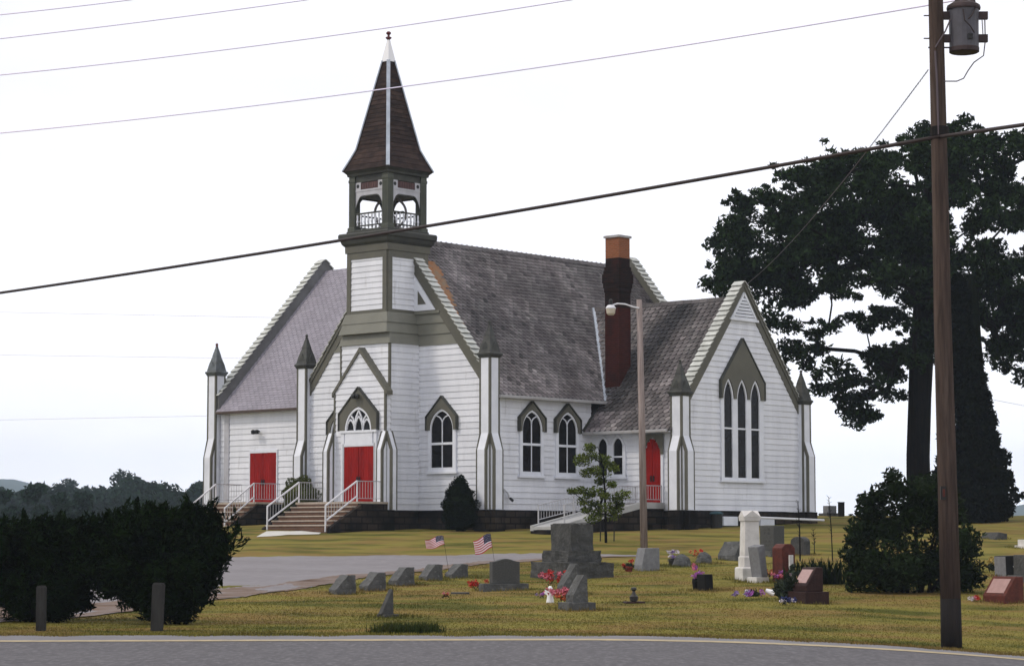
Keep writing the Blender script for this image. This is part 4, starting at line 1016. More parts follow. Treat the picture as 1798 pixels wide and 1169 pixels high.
# dark ivy-clad conifer right of the oak
con_b = at(1712, 925, 108); con_b.z = g(con_b.x, con_b.y)-.1
con = empty('conifer', con_b); tag(con, 'black-green cone-shaped evergreen behind the utility pole, widening towards the ground', 'tree')
m = MB(); m.tube([(0, 0, 0), (0, 0, 5), (-.3, 0, 10)], [.35, .3, .1], 8); m.build('trunk', M['bark'], con)
kz = [0, .5, 1.2, 2.2, 3.6, 5.2, 7.0, 8.6, 10.4, 11.2]; kr = [1.1, 1.75, 2.0, 1.8, 1.35, 1.05, .78, .62, .5, .15]
N = 15000
z = RNG.random(N)**1.15*11.2; th = RNG.random(N)*2*math.pi; rr = np.interp(z, kz, kr)*(.72+.28*RNG.random(N))*(1+.09*np.sin(th*5+z*3)+.07*np.sin(z*7+th*2))
ctr = np.interp(z, [0, 6, 11], [0, -.25, -.6])
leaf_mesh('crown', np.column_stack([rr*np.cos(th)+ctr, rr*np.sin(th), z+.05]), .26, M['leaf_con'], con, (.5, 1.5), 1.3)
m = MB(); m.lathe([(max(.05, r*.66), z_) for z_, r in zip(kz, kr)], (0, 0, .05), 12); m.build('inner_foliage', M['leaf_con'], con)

# ------------------------------------------------------------------ shrubs
def shrub(name, base, label, cat, spec, leafmat, size, nl, tone=(.5, 1.5), elong=1.2, upbias=.2, core=None, stems=0, group=None, dirs=None):
    b = Vector(base); o = empty(name, b); tag(o, label, cat, group)
    P = []
    for (x, y, z, r, fl) in spec:
        n = int(nl*r*r); d = RNG.normal(size=(n, 3)); d /= np.linalg.norm(d, axis=1)[:, None]
        rad = r*(1-.38*RNG.random(n)**1.5)*(1+.10*np.sin(d[:, 0]*7+x)+.10*np.sin(d[:, 2]*9+y))
        P.append(np.array([x, y, z])+d*rad[:, None]*np.array([1, 1, fl]))
    P = np.concatenate(P); P = P[P[:, 2] > .02]
    leaf_mesh('foliage', P, size, leafmat, o, tone, elong, upbias=upbias)
    if core:
        m_ = MB()
        for (x, y, z, r, fl) in spec:
            prof_ = [(r*core*math.cos(t), max(.03, z+r*core*fl*math.sin(t))) for t in np.linspace(-1.45, 1.45, 9)]
            m_.lathe(prof_, (x, y, 0), 12)
        m_.build('inner_foliage', leafmat, o)
    m_ = MB()
    for i in range(stems or 3):
        s_ = random.choice(spec); m_.tube([(random.uniform(-.15, .15)+s_[0]*.2, random.uniform(-.1, .1), -.1), (s_[0]*.6, s_[1]*.6, s_[2]*.5), (s_[0], s_[1], s_[2])], [.05, .04, .02], 5)
    m_.build('stem', M['bark'], o)
    return o
# lilac-like bush behind the utility pole
lb = gp(1605, 1040)
spec = []
for (px, py, r) in [(1530, 985, .62), (1560, 930, .6), (1605, 900, .65), (1650, 905, .6), (1685, 950, .55), (1690, 1000, .5), (1640, 990, .7), (1590, 995, .7), (1530, 900, .42), (1575, 860, .42), (1565, 835, .22), (1625, 865, .42), (1665, 880, .38), (1515, 930, .45), (1500, 975, .4), (1510, 1015, .42), (1700, 960, .32), (1705, 1015, .34), (1545, 870, .3), (1640, 850, .25), (1610, 850, .25), (1520, 880, .25), (1500, 945, .25), (1560, 1020, .5), (1670, 1025, .4)]:
    q = at(px, py, lb.y+random.uniform(-.5, .8))-lb; spec.append((q.x, q.y, max(.2, q.z), r, .95))
lil = shrub('lilac_bush', lb, 'large dark leafy bush growing behind the foot of the utility pole', 'bush', spec, M['leaf_lilac'], .13, 1700, (.45, 1.7), 1.25, .5, .55, 6)
# spreading yews by the road
def yew(pxs, base_px, label, yy0):
    b = gp(*base_px); spec = []
    pxs = [(px, py+(16 if py < 960 else 0), r, dy) for px, py, r, dy in pxs]
    for px, py, r, dy in pxs:
        q = at(px, py, b.y+dy)-b; spec.append((q.x, q.y, q.z, r, .85))
    o = shrub('yew_bush', b, label, 'bush', spec, M['leaf_yew'], .085, 3000, (.4, 1.5), 2.2, .1, .70, 5, 'yew bushes by the road')
    # feathery shoots leaning up and right along the top
    P = []; Dv = []
    for px, py, r, dy in pxs:
        if py > 985: continue
        for _ in range(11):
            s0 = at(px+random.uniform(-35, 35), py+random.uniform(-5, 22), b.y+dy+random.uniform(-.3, .3))-b+Vector((0, 0, r*.72))
            dr = Vector((random.uniform(-.25, .75), random.uniform(-.3, .3), random.uniform(.35, .95))).normalized(); L = random.uniform(.14, .36)
            for k in range(26):
                t = random.random(); w__ = (1-t)*.07
                P.append(s0+dr*(t*L)+Vector((random.gauss(0, w__), random.gauss(0, w__), random.gauss(0, w__)))); Dv.append(dr)
    leaf_mesh('shoots', [tuple(p) for p in P], .075, M['leaf_yew'], o, (.6, 1.9), 2.4, [tuple(d) for d in Dv])
    return o
yew([(20, 975, .62, .3), (70, 965, .62, 0), (120, 965, .6, .3), (20, 1025, .6, 0), (75, 1030, .62, .2), (125, 1025, .58, 0), (35, 1062, .4, .1), (95, 1065, .42, 0), (140, 1055, .3, .1), (-30, 990, .7, .4), (30, 940, .45, .8), (90, 932, .4, .8), (150, 950, .42, .6), (-70, 1010, .7, .3), (60, 935, .4, -.3), (145, 1000, .4, -.2), (0, 945, .42, -.2)], (85, 1092), 'wide dark yew bush behind the shorter road post, cut off by the picture edge', 0)
yew([(200, 950, .55, .3), (255, 945, .6, .2), (310, 935, .6, .3), (350, 935, .5, .2), (372, 945, .34, 0), (215, 1000, .58, 0), (275, 1005, .65, .1), (335, 1000, .62, 0), (362, 985, .42, .1), (240, 1040, .45, 0), (300, 1050, .5, .1), (345, 1040, .4, 0), (320, 1075, .3, 0), (270, 1070, .3, 0), (190, 925, .32, .6), (275, 912, .34, .7), (340, 915, .34, .5), (195, 1030, .3, 0), (360, 1015, .3, 0), (225, 925, .3, -.2), (360, 912, .22, .2), (300, 905, .26, .2), (165, 960, .5, .3), (160, 935, .36, .2), (175, 1000, .42, .2), (378, 925, .26, .1), (382, 955, .24, 0), (350, 895, .2, .4), (245, 900, .24, .4), (200, 905, .24, .3)], (300, 1096), 'broad dark yew bush with feathery top behind the leaning road post', 0)
# clipped shrubs by the church
def cw(x, y, z): return OC+EX*x+EY*y+Vector((0, 0, z))
bb = cw(4.95, -1.15, 0); bb.z = g(bb.x, bb.y)
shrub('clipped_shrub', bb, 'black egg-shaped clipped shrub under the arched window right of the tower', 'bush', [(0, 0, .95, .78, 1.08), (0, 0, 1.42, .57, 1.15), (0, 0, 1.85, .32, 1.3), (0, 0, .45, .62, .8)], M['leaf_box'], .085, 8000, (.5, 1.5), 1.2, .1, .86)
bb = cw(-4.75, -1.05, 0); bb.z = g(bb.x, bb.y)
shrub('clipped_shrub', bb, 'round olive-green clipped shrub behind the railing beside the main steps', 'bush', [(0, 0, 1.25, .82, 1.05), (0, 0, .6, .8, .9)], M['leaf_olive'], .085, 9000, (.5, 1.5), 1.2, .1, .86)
# low spiky plants left of the lilac
yb_ = gp(1445, 1025)
m = MB()
for i in range(240):
    px = random.gauss(0, .42); py = random.gauss(0, .3); a = random.uniform(0, 6.28); L = random.uniform(.35, .75); lean = random.uniform(.1, .7)
    tip = Vector((px+math.cos(a)*lean*L, py+math.sin(a)*lean*L, L)); s_ = Vector((-math.sin(a), math.cos(a), 0))*.022
    b0 = Vector((px, py, 0)); md = b0.lerp(tip, .55)+Vector((0, 0, .08))
    m.add([b0-s_, b0+s_, md+s_, tip, md-s_], [(0, 1, 2, 4), (4, 2, 3)], 0, random.uniform(.4, 1.3))
o = m.build('spiky_plants', M['leaf_lilac']); o.location = yb_; tag(o, 'low dark spiky plants in front of the leafy bush, behind the slanted brown headstone', 'plant', None, 'stuff')

# sapling with two stakes by the ramp
sb = gp(1064, 953); o = empty('sapling', sb); tag(o, 'young leafy sapling tied between stakes in front of the ramp', 'tree')
def sl_(px, py, dd=0): return at(px, py, sb.y+dd)-sb
m = MB(); tk = [sl_(1064, 955), sl_(1063, 905), sl_(1062, 860), sl_(1058, 815), sl_(1050, 785)]; 
cl = [sl_(px, py, random.uniform(-.5, .5)) for px, py in [(1040, 800), (1035, 785), (1060, 805), (1022, 810), (1045, 825), (1070, 815), (1020, 805), (1030, 830), (1055, 845), (1075, 850), (1048, 862), (1005, 862), (1020, 860), (1035, 868), (1062, 870), (1082, 875), (1045, 885), (1065, 890), (1082, 895), (1030, 895), (1050, 900), (1075, 905), (1040, 910), (1025, 880), (1058, 832), (1095, 868), (1088, 885), (1078, 822)]]
bm_, _ = branches(tk[1:], .04, [tuple(c) for c in cl], .012, .05); bm_.tube(tk, [.055, .05, .04, .025, .01], 7); bm_.build('trunk', M['bark'], o)
leaf_mesh('crown', np.concatenate([clump_pts(c, random.uniform(.20, .38), 150, .6) for c in cl]), .11, M['leaf_light'], o, (.35, 1.5), 1.3, upbias=.6)
for px, lab in ((1054, 'left'), (1078, 'right')):
    m = MB(); q = gp(px, 950); m.bar(q-Vector((0, 0, .1)), q+Vector((.02, 0, .95)), .045, .045)
    tag(m.build('tree_stake', M['post']), 'thin dark wooden stake standing close %s of the sapling trunk' % lab, 'stake', 'stakes beside the sapling')

# thin whips standing among the stones
for (bx, by, tx, ty, w_, lab) in [(1405, 985, 1401, 880, .028, 'tallest bare whip in front of the transept corner and rounded dark headstone'), (1430, 972, 1428, 930, .016, 'shortest thin bare whip, in the lawn right of the rounded dark headstone'), (1462, 985, 1455, 872, .022, 'thin bare whip with twiggy top crossing the pale stone on the crest')]:
    q = gp(bx, by); t_ = at(tx, ty, q.y); m = MB(); m.tube([q, q.lerp(t_, .5)+Vector((.02, 0, 0)), t_], [w_, w_*.8, w_*.4], 6)
    k = m
    for i in range(26):
        f_ = random.uniform(.35, 1.0); p = q.lerp(t_, f_); a = random.uniform(0, 6.28); k.tube([p, p+Vector((math.cos(a)*.09, math.sin(a)*.09, .07))], [.008, .004], 4)
    tag(k.build('bare_whip', M['bark']), lab, 'sapling', 'thin bare whips in the graveyard')

# ------------------------------------------------------------------ distant trees
def far_tree(px, top_py, y, wpx, label):
    x = (px-PW/2)/F_PX*y/CP; zb = g(x, y); zt = at(px, top_py, y).z; H = zt-zb; Wd = wpx/F_PX*y
    o = empty('distant_tree', (x, y, zb)); tag(o, label, 'tree', 'trees in the valley left of the church')
    m_ = MB(); m_.tube([(0, 0, -.5), (0, 0, H*.6)], [.35, .15], 6); m_.build('trunk', M['bark'], o)
    P = []
    for i in range(26):
        t = random.random(); zz_ = H*(.12+.80*t); rr_ = Wd*.5*(math.sin(math.pi*(.18+.72*t))**.7)
        a = random.uniform(0, 6.28); q = rr_*math.sqrt(random.random())*.75
        P.append(clump_pts((q*math.cos(a), q*math.sin(a), zz_), Wd*random.uniform(.13, .23), 240, .8))
    P.append(clump_pts((0, 0, H*.90), Wd*.16, 120, .9))
    leaf_mesh('crown', np.concatenate(P), .50, M['leaf_far'], o, (.45, 1.6), 1.1, upbias=.4)
for a in [(15, 846, 215, 75, 'distant tree at the far left edge of the valley wood'), (62, 838, 222, 80, 'tallest of the dark distant trees above the left yew bush'), (112, 851, 216, 62, 'distant tree just right of the tallest one above the left yew'), (150, 850, 226, 60, 'narrow distant tree above the gap between the yew bushes'), (262, 862, 240, 64, 'lone dark distant tree standing out before the bluish wood')]: far_tree(*a)
P = []
for i in range(300):
    y = random.uniform(330, 470); px = random.uniform(-120, 420); x = (px-PW/2)/F_PX*y
    bump_ = 846+8*math.sin(px*.045)-(24*math.exp(-((px-222)/16)**2))-6*math.exp(-((px-300)/30)**2)
    zt = at(px, bump_+random.uniform(0, 52), y).z
    P.append(clump_pts((x, y, zt-1.7), random.uniform(1.5, 2.6), 280, .8))
for i in range(260):
    y = random.uniform(345, 360); px = -120+540*i/260; x = (px-PW/2)/F_PX*y
    for zz_ in (3, -1, -5, -9): P.append(clump_pts((x, y, zz_), 3.0, 30, .9))
tag(leaf_mesh('far_wood', np.concatenate(P), .85, M['leaf_far'], None, (.5, 1.5), 1.1, upbias=.4), 'bluish far-off wood across the valley left of the church', 'wood', None, 'stuff')

# ------------------------------------------------------------------ grass blades
def blades(name, N, xr, yr, h, material, label=None, w_=.012, keep=None, tone=(.6, 1.35)):
    x = RNG.uniform(*xr, N); y = yr[0]+(yr[1]-yr[0])*RNG.random(N)**1.35
    k = np.ones(N, bool) if keep is None else keep(x, y)
    x, y = x[k], y[k]; N = len(x); z = gz(x, y)
    a = RNG.uniform(0, 2*math.pi, N); hh_ = h*RNG.uniform(.5, 1.3, N); ln = RNG.uniform(0, .8, N)*hh_; la = RNG.uniform(0, 2*math.pi, N)
    B = np.column_stack([x, y, z-.004]); sv = np.column_stack([np.cos(a), np.sin(a), np.zeros(N)])*w_
    T = B+np.column_stack([np.cos(la)*ln, np.sin(la)*ln, hh_])
    v = np.stack([B-sv, B+sv, T], 1).reshape(-1, 3)
    me = bpy.data.meshes.new(name); me.vertices.add(3*N); me.vertices.foreach_set('co', v.ravel()); me.loops.add(3*N); me.loops.foreach_set('vertex_index', np.arange(3*N, dtype=np.int32))
    me.polygons.add(N); me.polygons.foreach_set('loop_start', np.arange(0, 3*N, 3, dtype=np.int32)); me.polygons.foreach_set('loop_total', np.full(N, 3, dtype=np.int32))
    me.materials.append(material); me.update(calc_edges=True)
    at_ = me.attributes.new('tone', 'FLOAT', 'FACE'); at_.data.foreach_set('value', RNG.uniform(*tone, N).astype(np.float32))
    o = bpy.data.objects.new(name, me); col.objects.link(o); return o
LP = np.array(lop); UP = np.array(upp)
def on_grass(x, y):
    dl = np.interp(x, LP[:, 0], LP[:, 1]); du = np.interp(x, UP[:, 0], UP[:, 1])
    return ~((y > dl+.25) & (y < du-.1) & (x < 5)) & (np.abs(x) < y*.235)
tag(blades('grass', 260000, (-18, 18), (EDGE-.05, 78), .026, M['blade'], keep=on_grass, tone=(.8, 1.15)), 'short patchy summer grass over the graveyard lawn', 'grass', None, 'stuff')
tag(blades('verge_grass', 34000, (-13, 13), (EDGE-.5, EDGE+.4), .06, M['blade'], keep=lambda x, y: RNG.random(len(x)) < np.where(y > EDGE-.02, .8, .9-(EDGE-y)*2.6+.55*np.sin(x*2.1)*np.sin(x*.7)+.3*np.sin(x*5.3))), 'ragged grass edge along the road shoulder', 'grass', None, 'stuff')
tb = gp(712, 1112)
o = blades('grass_tussock', 5200, (tb.x-1.0, tb.x+1.0), (tb.y-.1, tb.y+1.3), .17, M['tuft'], w_=.012, keep=lambda x, y: ((x-tb.x)/.66)**2+((y-tb.y-.4)/.62)**2+RNG.normal(0, .40, len(x))+.25*np.sin(x*9) < .8)
tag(o, 'dark tussock of long grass at the road edge below the slate spike marker', 'grass clump')

# ------------------------------------------------------------------ road posts
for (bx, by, tx, ty, wpx, lab) in [(72, 1107, 73, 1030, 16, 'shorter upright square wooden road post in front of the left yew'), (275, 1107, 279, 1025, 20, 'taller slightly leaning wooden road post in front of the right yew')]:
    q = gp(bx, by); t_ = at(tx, ty, q.y); w_ = wpx/F_PX*q.y; m = MB()
    m.bar(q-Vector((0, 0, .1)), t_, w_, w_, 0, (0, 1, 0)); m.bar(t_-(t_-q)*.002, t_+(t_-q).normalized()*.025, w_*.86, w_*.86, 0, (0, 1, 0))
    tag(m.build('road_post', M['post'], None, .012), lab, 'post', 'wooden posts by the road')
q = gp(1477, 905); m = MB(); m.bar(at(1477, 905, 122)-Vector((0, 0, .3)), at(1477, 882, 122), .30, .3); m.bar(at(1477, 882, 122), at(1477, 881, 122), .34, .34)
tag(m.build('fence_post', M['pole_tar']), 'dark square post on the crest right of the pale square headstone', 'post')

# ------------------------------------------------------------------ utility pole, transformer, lamp pole
ub = gp(1671, 1141); ub.y = 43.6; ub = at(1671, 1141, 43.6); ub.z = g(ub.x, ub.y)
up_o = empty('utility_pole', ub); tag(up_o, 'tall weathered wooden utility pole with grey transformer at the road edge', 'utility pole')
def ul(px, py, dd=0): return at(px, py, ub.y+dd)-ub
m = MB(); bz0 = ul(1671, 1141); bz0.z = -.2
pp = [bz0, ul(1669, 1050), ul(1662, 800), ul(1655, 560), ul(1650, 300), ul(1643, 0), ul(1637, -220)]
m.tube(pp[1:], [.187, .176, .162, .150, .136, .128], 16, 0); m.tube(pp[:2], [.197, .188], 16, 1)
m.build('pole', [M['pole'], M['pole_tar']], up_o, smooth=True)
for py in (28, 68):
    m = MB(); m.bar(ul(1622, py), ul(1657, py), .02, .02); m.bar(ul(1655, py), ul(1734, py, -.02), .10, .14); m.build('bracket', M['bracket'], up_o)
m = MB(); m.bar(ul(1630, 84), ul(1700, 84), .025, .025); m.build('bracket', M['bracket'], up_o)
m = MB(); tc_ = ul(1693, 90); rT = .315
m.lathe([(rT*.80, 0.0), (rT*.86, .02), (rT*.86, .14), (rT*.87, .62), (rT*.90, .78)], tc_, 20, 0)
m.lathe([(rT*.80, -.035), (rT*.88, -.02), (rT*.88, .05), (rT*.865, .06)], tc_, 20, 1)
m.lathe([(rT*.98, .77), (rT*1.0, .80), (rT*.95, .85), (rT*.6, .92), (.04, .94)], tc_, 20, 1)
tf = m.build('transformer', [M['transf'], M['bracket']], up_o)
m = MB()
for dx in (-.12, .02, .16): m.lathe([(.035, .88), (.06, .92), (.04, .96), (.06, 1.0), (.035, 1.06), (.015, 1.12)], tc_+Vector((dx, -.05, 0)), 8)
m.build('bushing', M['bracket'], tf)
m = MB(); m.box(tc_.x+.02, tc_.x+.11, tc_.y-rT*.88-.012, tc_.y-rT*.8, tc_.z+.17, tc_.z+.27); m.build('nameplate', M['black'], tf)
m = MB()
m.tube([ul(1691, 16, -.3), ul(1694, 36, -.34), ul(1704, 46, -.34), ul(1711, 58, -.32)], .013, 6); m.tube([ul(1716, 8, -.2), ul(1706, 28, -.33), ul(1700, 34, -.33)], .013, 6)
m.build('jumper_cable', M['cable'], tf)
m = MB()
m.tube([ul(1729, 28, -.05), ul(1730, 72, -.05), ul(1727, 98, -.05), ul(1710, 110, -.05), ul(1700, 124, -.05), ul(1692, 138, -.05), ul(1680, 143, -.05), ul(1657, 143, -.1)], .011, 6)
m.tube([ul(1724, 30, -.05), ul(1726, 62, -.05)], .009, 6); m.tube([ul(1669, 34, -.1), ul(1660, 55, -.15), ul(1642, 84, -.17)], .014, 6); m.tube([ul(1642, 90, -.14), ul(1645, 140, -.155), ul(1648, 236, -.15)], .02, 6)
m.build('ground_wire', M['wire_dark'], up_o)
m = MB(); m.lathe([(.17, 0), (.175, .02), (.175, .16), (.17, .18)], ul(1650, 240), 14); m.build('cable_clamp', M['pole_tar'], up_o)
m = MB(); p_ = ul(1656, 865, -.165); m.box(p_.x-.05, p_.x+.05, p_.y-.03, p_.y+.03, p_.z-.12, p_.z+.12, 0); m.box(p_.x-.015, p_.x+.03, p_.y-.036, p_.y-.03, p_.z-.07, p_.z+.07, 1)
m.build('pole_marker', [M['black'], M['granite_red']], up_o)

lbp = gp(1131, 962); lpo = empty('lamp_pole', lbp); tag(lpo, 'slim grey wooden pole carrying an area lamp on a short arm before the transept', 'lamp pole')
def ll(px, py, dd=0): return at(px, py, lbp.y+dd)-lbp
m = MB(); b0 = ll(1131, 962); b0.z = -.2; m.tube([b0, ll(1127, 745), ll(1122.5, 526)], [.138, .124, .105], 14); m.build('pole', M['lamp_pole'], lpo, smooth=True)
m = MB(); m.tube([ll(1122, 541, -.12), ll(1112, 539, -.15), ll(1098, 534, -.15), ll(1084, 533, -.15), ll(1074, 536, -.15)], [.035, .03, .03, .03, .03], 8); m.build('lamp_arm', M['rail'], lpo)
m = MB(); q = ll(1072.5, 553, -.15)
m.lathe([(.10, -.005), (.155, .06), (.18, .23)], q, 16, 1); m.lathe([(.185, .23), (.19, .27), (.12, .36), (.05, .38)], q, 16, 0); m.lathe([(.06, .36), (.07, .40), (.07, .55), (.03, .60)], q, 10, 2)
m.build('lamp_head', [M['rail'], M['lampglass'], M['black']], lpo)

# ------------------------------------------------------------------ wires
def wire(name, a, b, sag, r, material, label, cat='power line', n=40, twist=0):
    a = Vector(a); b = Vector(b); m_ = MB(); pts = []
    for i in range(n+1):
        t = i/n; pts.append(a.lerp(b, t)-Vector((0, 0, 4*sag*t*(1-t))))
    if twist:
        for ph in (0, 2.1, 4.2):
            m_.tube([p+Vector((math.cos(i*1.9+ph)*.011, 0, math.sin(i*1.9+ph)*.011)) for i, p in enumerate(pts)], r, 5)
    else: m_.tube(pts, r, 6)
    return tag(m_.build(name, material, smooth=True), label, cat)
pa = at(1650, 240, ub.y-.16); L1 = at(0, 499, 64); dir1 = L1-pa
wire('telephone_cable', pa, pa+dir1*1.6, .25, .036, M['cable'], 'thick dark cable sloping across the picture in front of the church tower', 'cable')
pb = at(1798, 219, 40.5); wire('telephone_cable', pa+Vector((.02, 0, 0)), pa+(pb-pa)*3, .0, .034, M['cable'], 'short stretch of thick dark cable right of the utility pole', 'cable')
def pw(p1, p2, y1, y2, sag_px, label, r=.014):
    a = at(*p1, y1); b = at(*p2, y2); d = b-a; wire('power_line', a-d*.15, b+d*.35, sag_px, r, M['wire'], label)
pw((0, 224), (1530, 0), 62, 46, .42, 'lowest of the pale thin power lines, crossing behind the spire top')
pw((0, 127), (930, 0), 63, 54, .22, 'second pale power line from the lowest, leaving the top above the church')
pw((0, 67), (520, 0), 63, 58, .06, 'third pale power line counted from the lowest, in the upper left')
pw((0, 26), (224, 0), 63, 60.5, .02, 'topmost pale power line, in the upper left corner')
def fw(p1, p2, y, label): a = at(*p1, y); b = at(*p2, y); d = b-a; wire('distant_wire', a-d*.3, b+d*.3, .0, .010, M['wire'], label, 'wire')
fw((0, 548), (610, 560), 135, 'faint wire in the sky highest behind the left wing roof'); fw((0, 623), (360, 628), 136, 'faint middle wire in the sky left of the church'); fw((0, 737), (360, 730), 137, 'faint lowest wire in the sky left of the church')
fw((1540, 668), (1600, 662), 120, 'faint wire seen through the gap left of the oak trunk'); fw((1735, 700), (1798, 712), 120, 'faint wire in the sky right of the dark conifer')
gt = OC+EX*(TX+.15)+EY*TYC+Vector((0, 0, 12.75))
wire('service_drop', at(1630, 123, ub.y-.1), gt, .35, .0045, M['wire_dark'], 'twisted service wire running from the utility pole down to the transept gable', 'wire', 200, 1)

# ------------------------------------------------------------------ gravestones
GRP = 'headstones in the churchyard'
def stone(px, py, rz, label, name='headstone', cat='headstone', yaw=None):
    q = gp(px, py); o = empty(name, q, rz); tag(o, label, cat, GRP if cat == 'headstone' else None); FRINGE.append((q.x, q.y)); return o, q.y/F_PX
FRINGE = []
def part(m_, name, material, o, bev=.012): return m_.build(name, material, o, bev)
# frame of each stone: face towards -x, width along y, rz turns the face a little towards the road
A25 = R(25)
def slant(px, py, hpx, wpx, label, material='granite', face=None, base=None, wd=.55, top=.42, rz_=A25, lean=None):
    """slant marker seen mostly from its side: sloping face on the left, upright back on the right"""
    o, s = stone(px, py, rz_, label); H = hpx*s; D = wpx*s/math.cos(rz_)*.86
    z0 = 0
    if base:
        b = MB(); bh = base[1]*s; bd = base[0]*s*.5; b.box(-bd, bd, -wd/2-.1, wd/2+.1, -.1, bh); part(b, 'base', M[base[2]], o); z0 = bh
    m_ = MB(); P_ = [(-D/2, -wd/2, z0-(.1 if not base else 0)), (D/2, -wd/2, z0-(.1 if not base else 0)), (D/2*.96, -wd/2, z0+H), (D/2-D*top, -wd/2, z0+H), (-D/2, -wd/2, z0+H*.26)]
    m_.prism(P_, (0, wd, 0))
    if material == 'granite': m_.roughen(.022); part(m_, 'die', M[material], o, 0)
    else: part(m_, 'die', M[material], o, .02)
    if face:
        f = MB(); a = Vector((-D/2, 0, z0+H*.18)); c = Vector((D/2-D*top, 0, z0+H)); a.z = z0+H*.26; n_ = Vector((-(c.z-a.z), 0, c.x-a.x)).normalized()
        p0 = a.lerp(c, .12); p1 = a.lerp(c, .86); y_ = Vector((0, wd*.38, 0)); f.prism([p0-y_, p0+y_, p1+y_, p1-y_], n_*.012); part(f, 'inscription_panel', M[face], o, 0)
    return o
slant(601, 1043, 33, 38, 'leftmost rough grey slant headstone of the row beside the driveway')
slant(654, 1036, 31, 36, 'second rough grey slant headstone from the left beside the driveway')
slant(705, 1027, 31, 36, 'middle rough grey slant headstone of the five along the driveway')
slant(756, 1018, 27, 32, 'fourth rough grey slant headstone along the driveway, below the left flag')
slant(801, 1014, 24, 32, 'smallest slant headstone at the right end of the row, with flag staff behind')
slant(998, 1041, 50, 34, 'rear of the two steep wedge headstones among the pink flowers', 'granite', None, None, .34, .26)
slant(1013, 1070, 48, 30, 'front steep wedge headstone on a flat base among the pink flowers', 'granite', None, (52, 13, 'granite'), .34, .24)
slant(1419, 1058, 42, 36, 'brown slant headstone with pale face beside the low spiky plants', 'granite_red_dark', 'panel_pink', (48, 20, 'granite_red_dark'), .6, .40)
slant(1762, 1056, 44, 44, 'red granite slant headstone with pink face right of the utility pole', 'granite_red', 'panel_pink', None, .75, .45, R(32))
slant(1136, 1002, 40, 38, 'pale slant-backed headstone at the foot of the lamp pole', 'granite_pale', None, None, .42, .80, R(32))
slant(1290, 983, 32, 36, 'grey slanted headstone half hidden left of the white obelisk', 'granite', None, None, .8, .6, R(40))
def boulder(px, py, wpx, hpx, label):
    o, s = stone(px, py, .4, label); W_ = wpx*s/2; H = hpx*s; m_ = MB(); n1, n2 = 14, 7; vs = []
    for j in range(n2):
        t = j/(n2-1)*math.pi/2
        for i in range(n1):
            q = 2*math.pi*i/n1; k = 1+.12*math.sin(q*3+j)+random.uniform(-.05, .05)
            vs.append((W_*k*math.cos(t)**.6*math.cos(q), W_*.7*k*math.cos(t)**.6*math.sin(q), H*math.sin(t)*(1+.08*math.sin(q*2))-.03))
    m_.add(vs, [(j*n1+i, j*n1+(i+1) % n1, (j+1)*n1+(i+1) % n1, (j+1)*n1+i) for j in range(n2-1) for i in range(n1)])
    part(m_, 'die', M['granite'], o, 0); return o
boulder(1197, 994, 34, 22, 'rounded boulder headstone with white and lilac flowers behind it')
boulder(1236, 988, 30, 20, 'rounded boulder headstone with orange-red flowers behind it')
# serpentine-top stone
o, s = stone(886, 1036, R(-72), 'broad grey headstone with a curved top on a long base, red flowers at its left')
m = MB(); m.box(-.20, .20, -43*s, 40*s, -.1, 12*s); part(m, 'base', M['granite'], o, .015)
m = MB(); wv = 25*s; Z0 = 12*s; prof_ = [(-wv, Z0), (wv, Z0)]+[(wv*(1-2*i/14), Z0+(40.5+2.6*math.cos((1-2*i/14)*math.pi*1.0))*s) for i in range(15)]
m.prism([(-.13, u, z_) for u, z_ in prof_], (.26, 0, 0)); part(m, 'die', M['granite_pol'], o, .012)
# large family monument
o, s = stone(1004, 1014, R(28), 'largest dark rough monument on a double stepped base, before the ramp', 'monument')
k = s
m = MB(); m.box(-48*k, 48*k, -62*k, 62*k, -.15, 27*k); m.roughen(.035, 7); part(m, 'base', M['slate_stone'], o, 0)
m = MB(); m.box(-33*k, 33*k, -46*k, 46*k, 27*k-.04, 47*k); m.roughen(.035, 7); part(m, 'plinth', M['slate_stone'], o, 0)
m = MB(); tops = [(-22+44*i/13, 94+random.uniform(-1.6, 1.6)-(3 if i > 11 else 0)) for i in range(14)]
P_ = [(-21*k, 0, 47*k)]+[(u*k, 0, z_*k) for u, z_ in tops]+[(23*k, 0, 47*k)]
m.prism([(x_, -36*k, z_) for x_, _, z_ in P_], (0, 72*k, 0)); m.roughen(.025, 3); part(m, 'die', M['slate_stone'], o, 0)
# slate spike
o, s = stone(681, 1083, R(35), 'narrow pointed dark spike marker on a thin slab near the road edge')
m = MB(); m.box(-.17, .17, -.17, .17, -.06, .06); part(m, 'base', M['slate_stone'], o)
m = MB(); m.prism([(-.20, -.07, .06), (.10, -.07, .06), (.085, -.07, 46*s), (.065, -.07, 49*s)], (0, .14, 0)); part(m, 'die', M['slate_stone'], o, .012)
# black vase-side stone
o, s = stone(1238, 1037, R(30), 'small upright polished black headstone beside the vase of purple flowers')
m = MB(); m.prism([(-.10, -.18, -.1), (.14, -.18, -.1), (.11, -.18, 29*s), (-.13, -.18, 29*s)], (0, .36, 0)); part(m, 'die', M['granite_black'], o, .012)
